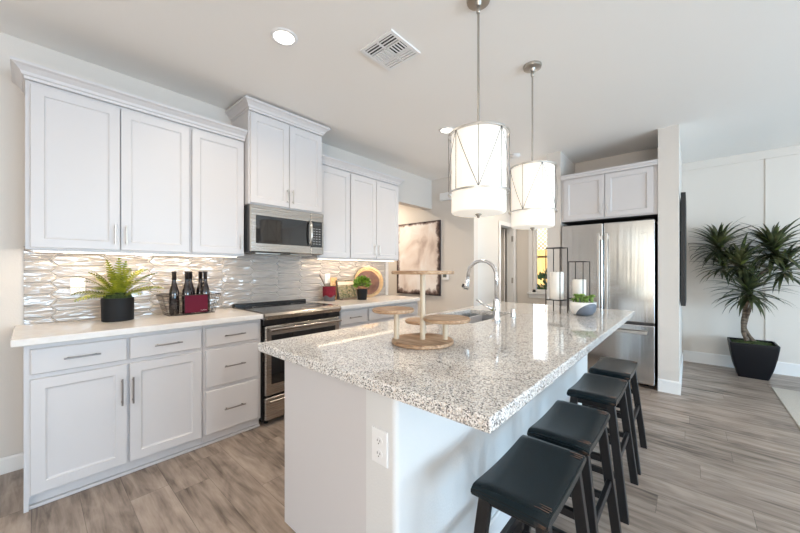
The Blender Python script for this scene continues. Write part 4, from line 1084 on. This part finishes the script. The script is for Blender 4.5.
mb = MB(); b = mb.bm; n = 16; g = []
rg = random.Random(4)
for i in range(n+1):
    g.append([b.verts.new((pc.x-0.178+0.356*i/n, pc.y-0.178+0.356*j/n, 0.375+0.035*math.sin(PI*i/n)*math.sin(PI*j/n)+rg.uniform(0, 0.02))) for j in range(n+1)])
for i in range(n):
    for j in range(n): b.faces.new((g[i][j], g[i+1][j], g[i+1][j+1], g[i][j+1]))
obj('moss', mb, M_soil, t)
def trunk(pts, r0, r1):
    pts = [Vector(p) for p in pts]; out = []
    for i in range(len(pts)-1):
        p0, p1, p2, p3 = pts[max(i-1, 0)], pts[i], pts[i+1], pts[min(i+2, len(pts)-1)]
        for k in range(6):
            s = k/6; out.append(0.5*((2*p1)+(p2-p0)*s+(2*p0-5*p1+4*p2-p3)*s*s+(3*p1-p0-3*p2+p3)*s**3))
    out.append(pts[-1]); n = len(out)
    return MB().tube(out, [r0+(r1-r0)*i/(n-1)+0.002*math.sin(i*1.7) for i in range(n)], n=10)
y = pc.y
obj('trunk', trunk([(0.52, y, 0.40), (0.48, y-0.02, 0.55), (0.50, y+0.01, 0.80), (0.55, y, 1.0), (0.50, y, 1.20), (0.40, y, 1.36), (0.30, y-0.02, 1.48)], 0.023, 0.014), M_bark, t)
obj('trunk', trunk([(0.58, y, 0.40), (0.50, y+0.03, 0.56), (0.53, y-0.03, 0.78), (0.56, y-0.02, 0.93)], 0.020, 0.014), M_bark, t)
obj('branch', trunk([(0.53, y, 1.08), (0.60, y, 1.20), (0.70, y+0.02, 1.30), (0.72, y, 1.44)], 0.020, 0.015), M_bark, t)
obj('branch', trunk([(0.42, y, 1.32), (0.45, y-0.06, 1.36), (0.46, y-0.12, 1.40)], 0.016, 0.012), M_bark, t)
def rosette(c, n, L, seed, hi=1.45, lo=-0.5):
    rg = random.Random(seed); mb = MB(); c = Vector(c)
    for i in range(n):
        f = (i+0.5)/n; el = hi-(hi-lo)*f+rg.uniform(-0.12, 0.12); az = i*2.39996+rg.uniform(-.2, .2)
        LL = L*rg.uniform(0.8, 1.12)*(0.75+0.35*math.sin(PI*min(1, f+0.2))); w = 0.0125*rg.uniform(0.8, 1.15)
        d0 = Vector((math.cos(az), math.sin(az), 0)); sd = Vector((-math.sin(az), math.cos(az), 0)); p = c+Vector((0, 0, 0.10*(0.5-f))); N = 7; P = [p]; E = el
        for k in range(N):
            e = E-1.0*(k/N)**1.6*rg.uniform(0.8, 1.1); q = P[-1]+(d0*math.cos(e)+Vector((0, 0, 1))*math.sin(e))*LL/N
            q.y = min(q.y, FY-0.03); q.x = max(q.x, -0.012+0.004*(i % 5)); P.append(q)
        A = []; B = []; Mi = []
        for k, q in enumerate(P):
            ww = w*(0.55+1.2*math.sin(PI*min(1, (k+0.6)/N)*0.8))*(1-(k/N)**2.2)+0.0008
            A.append(mb.bm.verts.new(q-sd*ww+Vector((0, 0, ww*0.35)))); B.append(mb.bm.verts.new(q+sd*ww+Vector((0, 0, ww*0.35)))); Mi.append(mb.bm.verts.new(q))
        for k in range(N):
            for U, V_ in ((A, Mi), (Mi, B)):
                fc_ = mb.bm.faces.new((U[k], V_[k], V_[k+1], U[k+1])); fc_.smooth = True
    return mb
for k, (c6, n6, L6) in enumerate((((0.27, y-0.02, 1.53), 80, 0.43), ((0.72, y, 1.48), 84, 0.46), ((0.52, y-0.04, 0.99), 84, 0.46), ((0.45, y-0.12, 1.33), 56, 0.40), ((0.80, y+0.02, 1.26), 56, 0.42), ((0.31, y+0.03, 1.30), 40, 0.38))):
    obj('leaf_rosette', rosette(c6, n6, L6, 20+k, 1.15, -0.55), M_drac, t)
    obj('new_leaves', rosette((c6[0], c6[1], c6[2]+0.02), 12, L6*0.62, 50+k, 1.4, 0.6), M_drac2, t)

# rug
o = obj('rug', MB().box((0.655, 1.6, 0.0005), (3.4, 5.27, 0.010), 0.004), M_rug, center=(2.0, 3.4, 0)); tag(o, 'pale cream rug whose corner lies on the plank floor at right', 'rug')
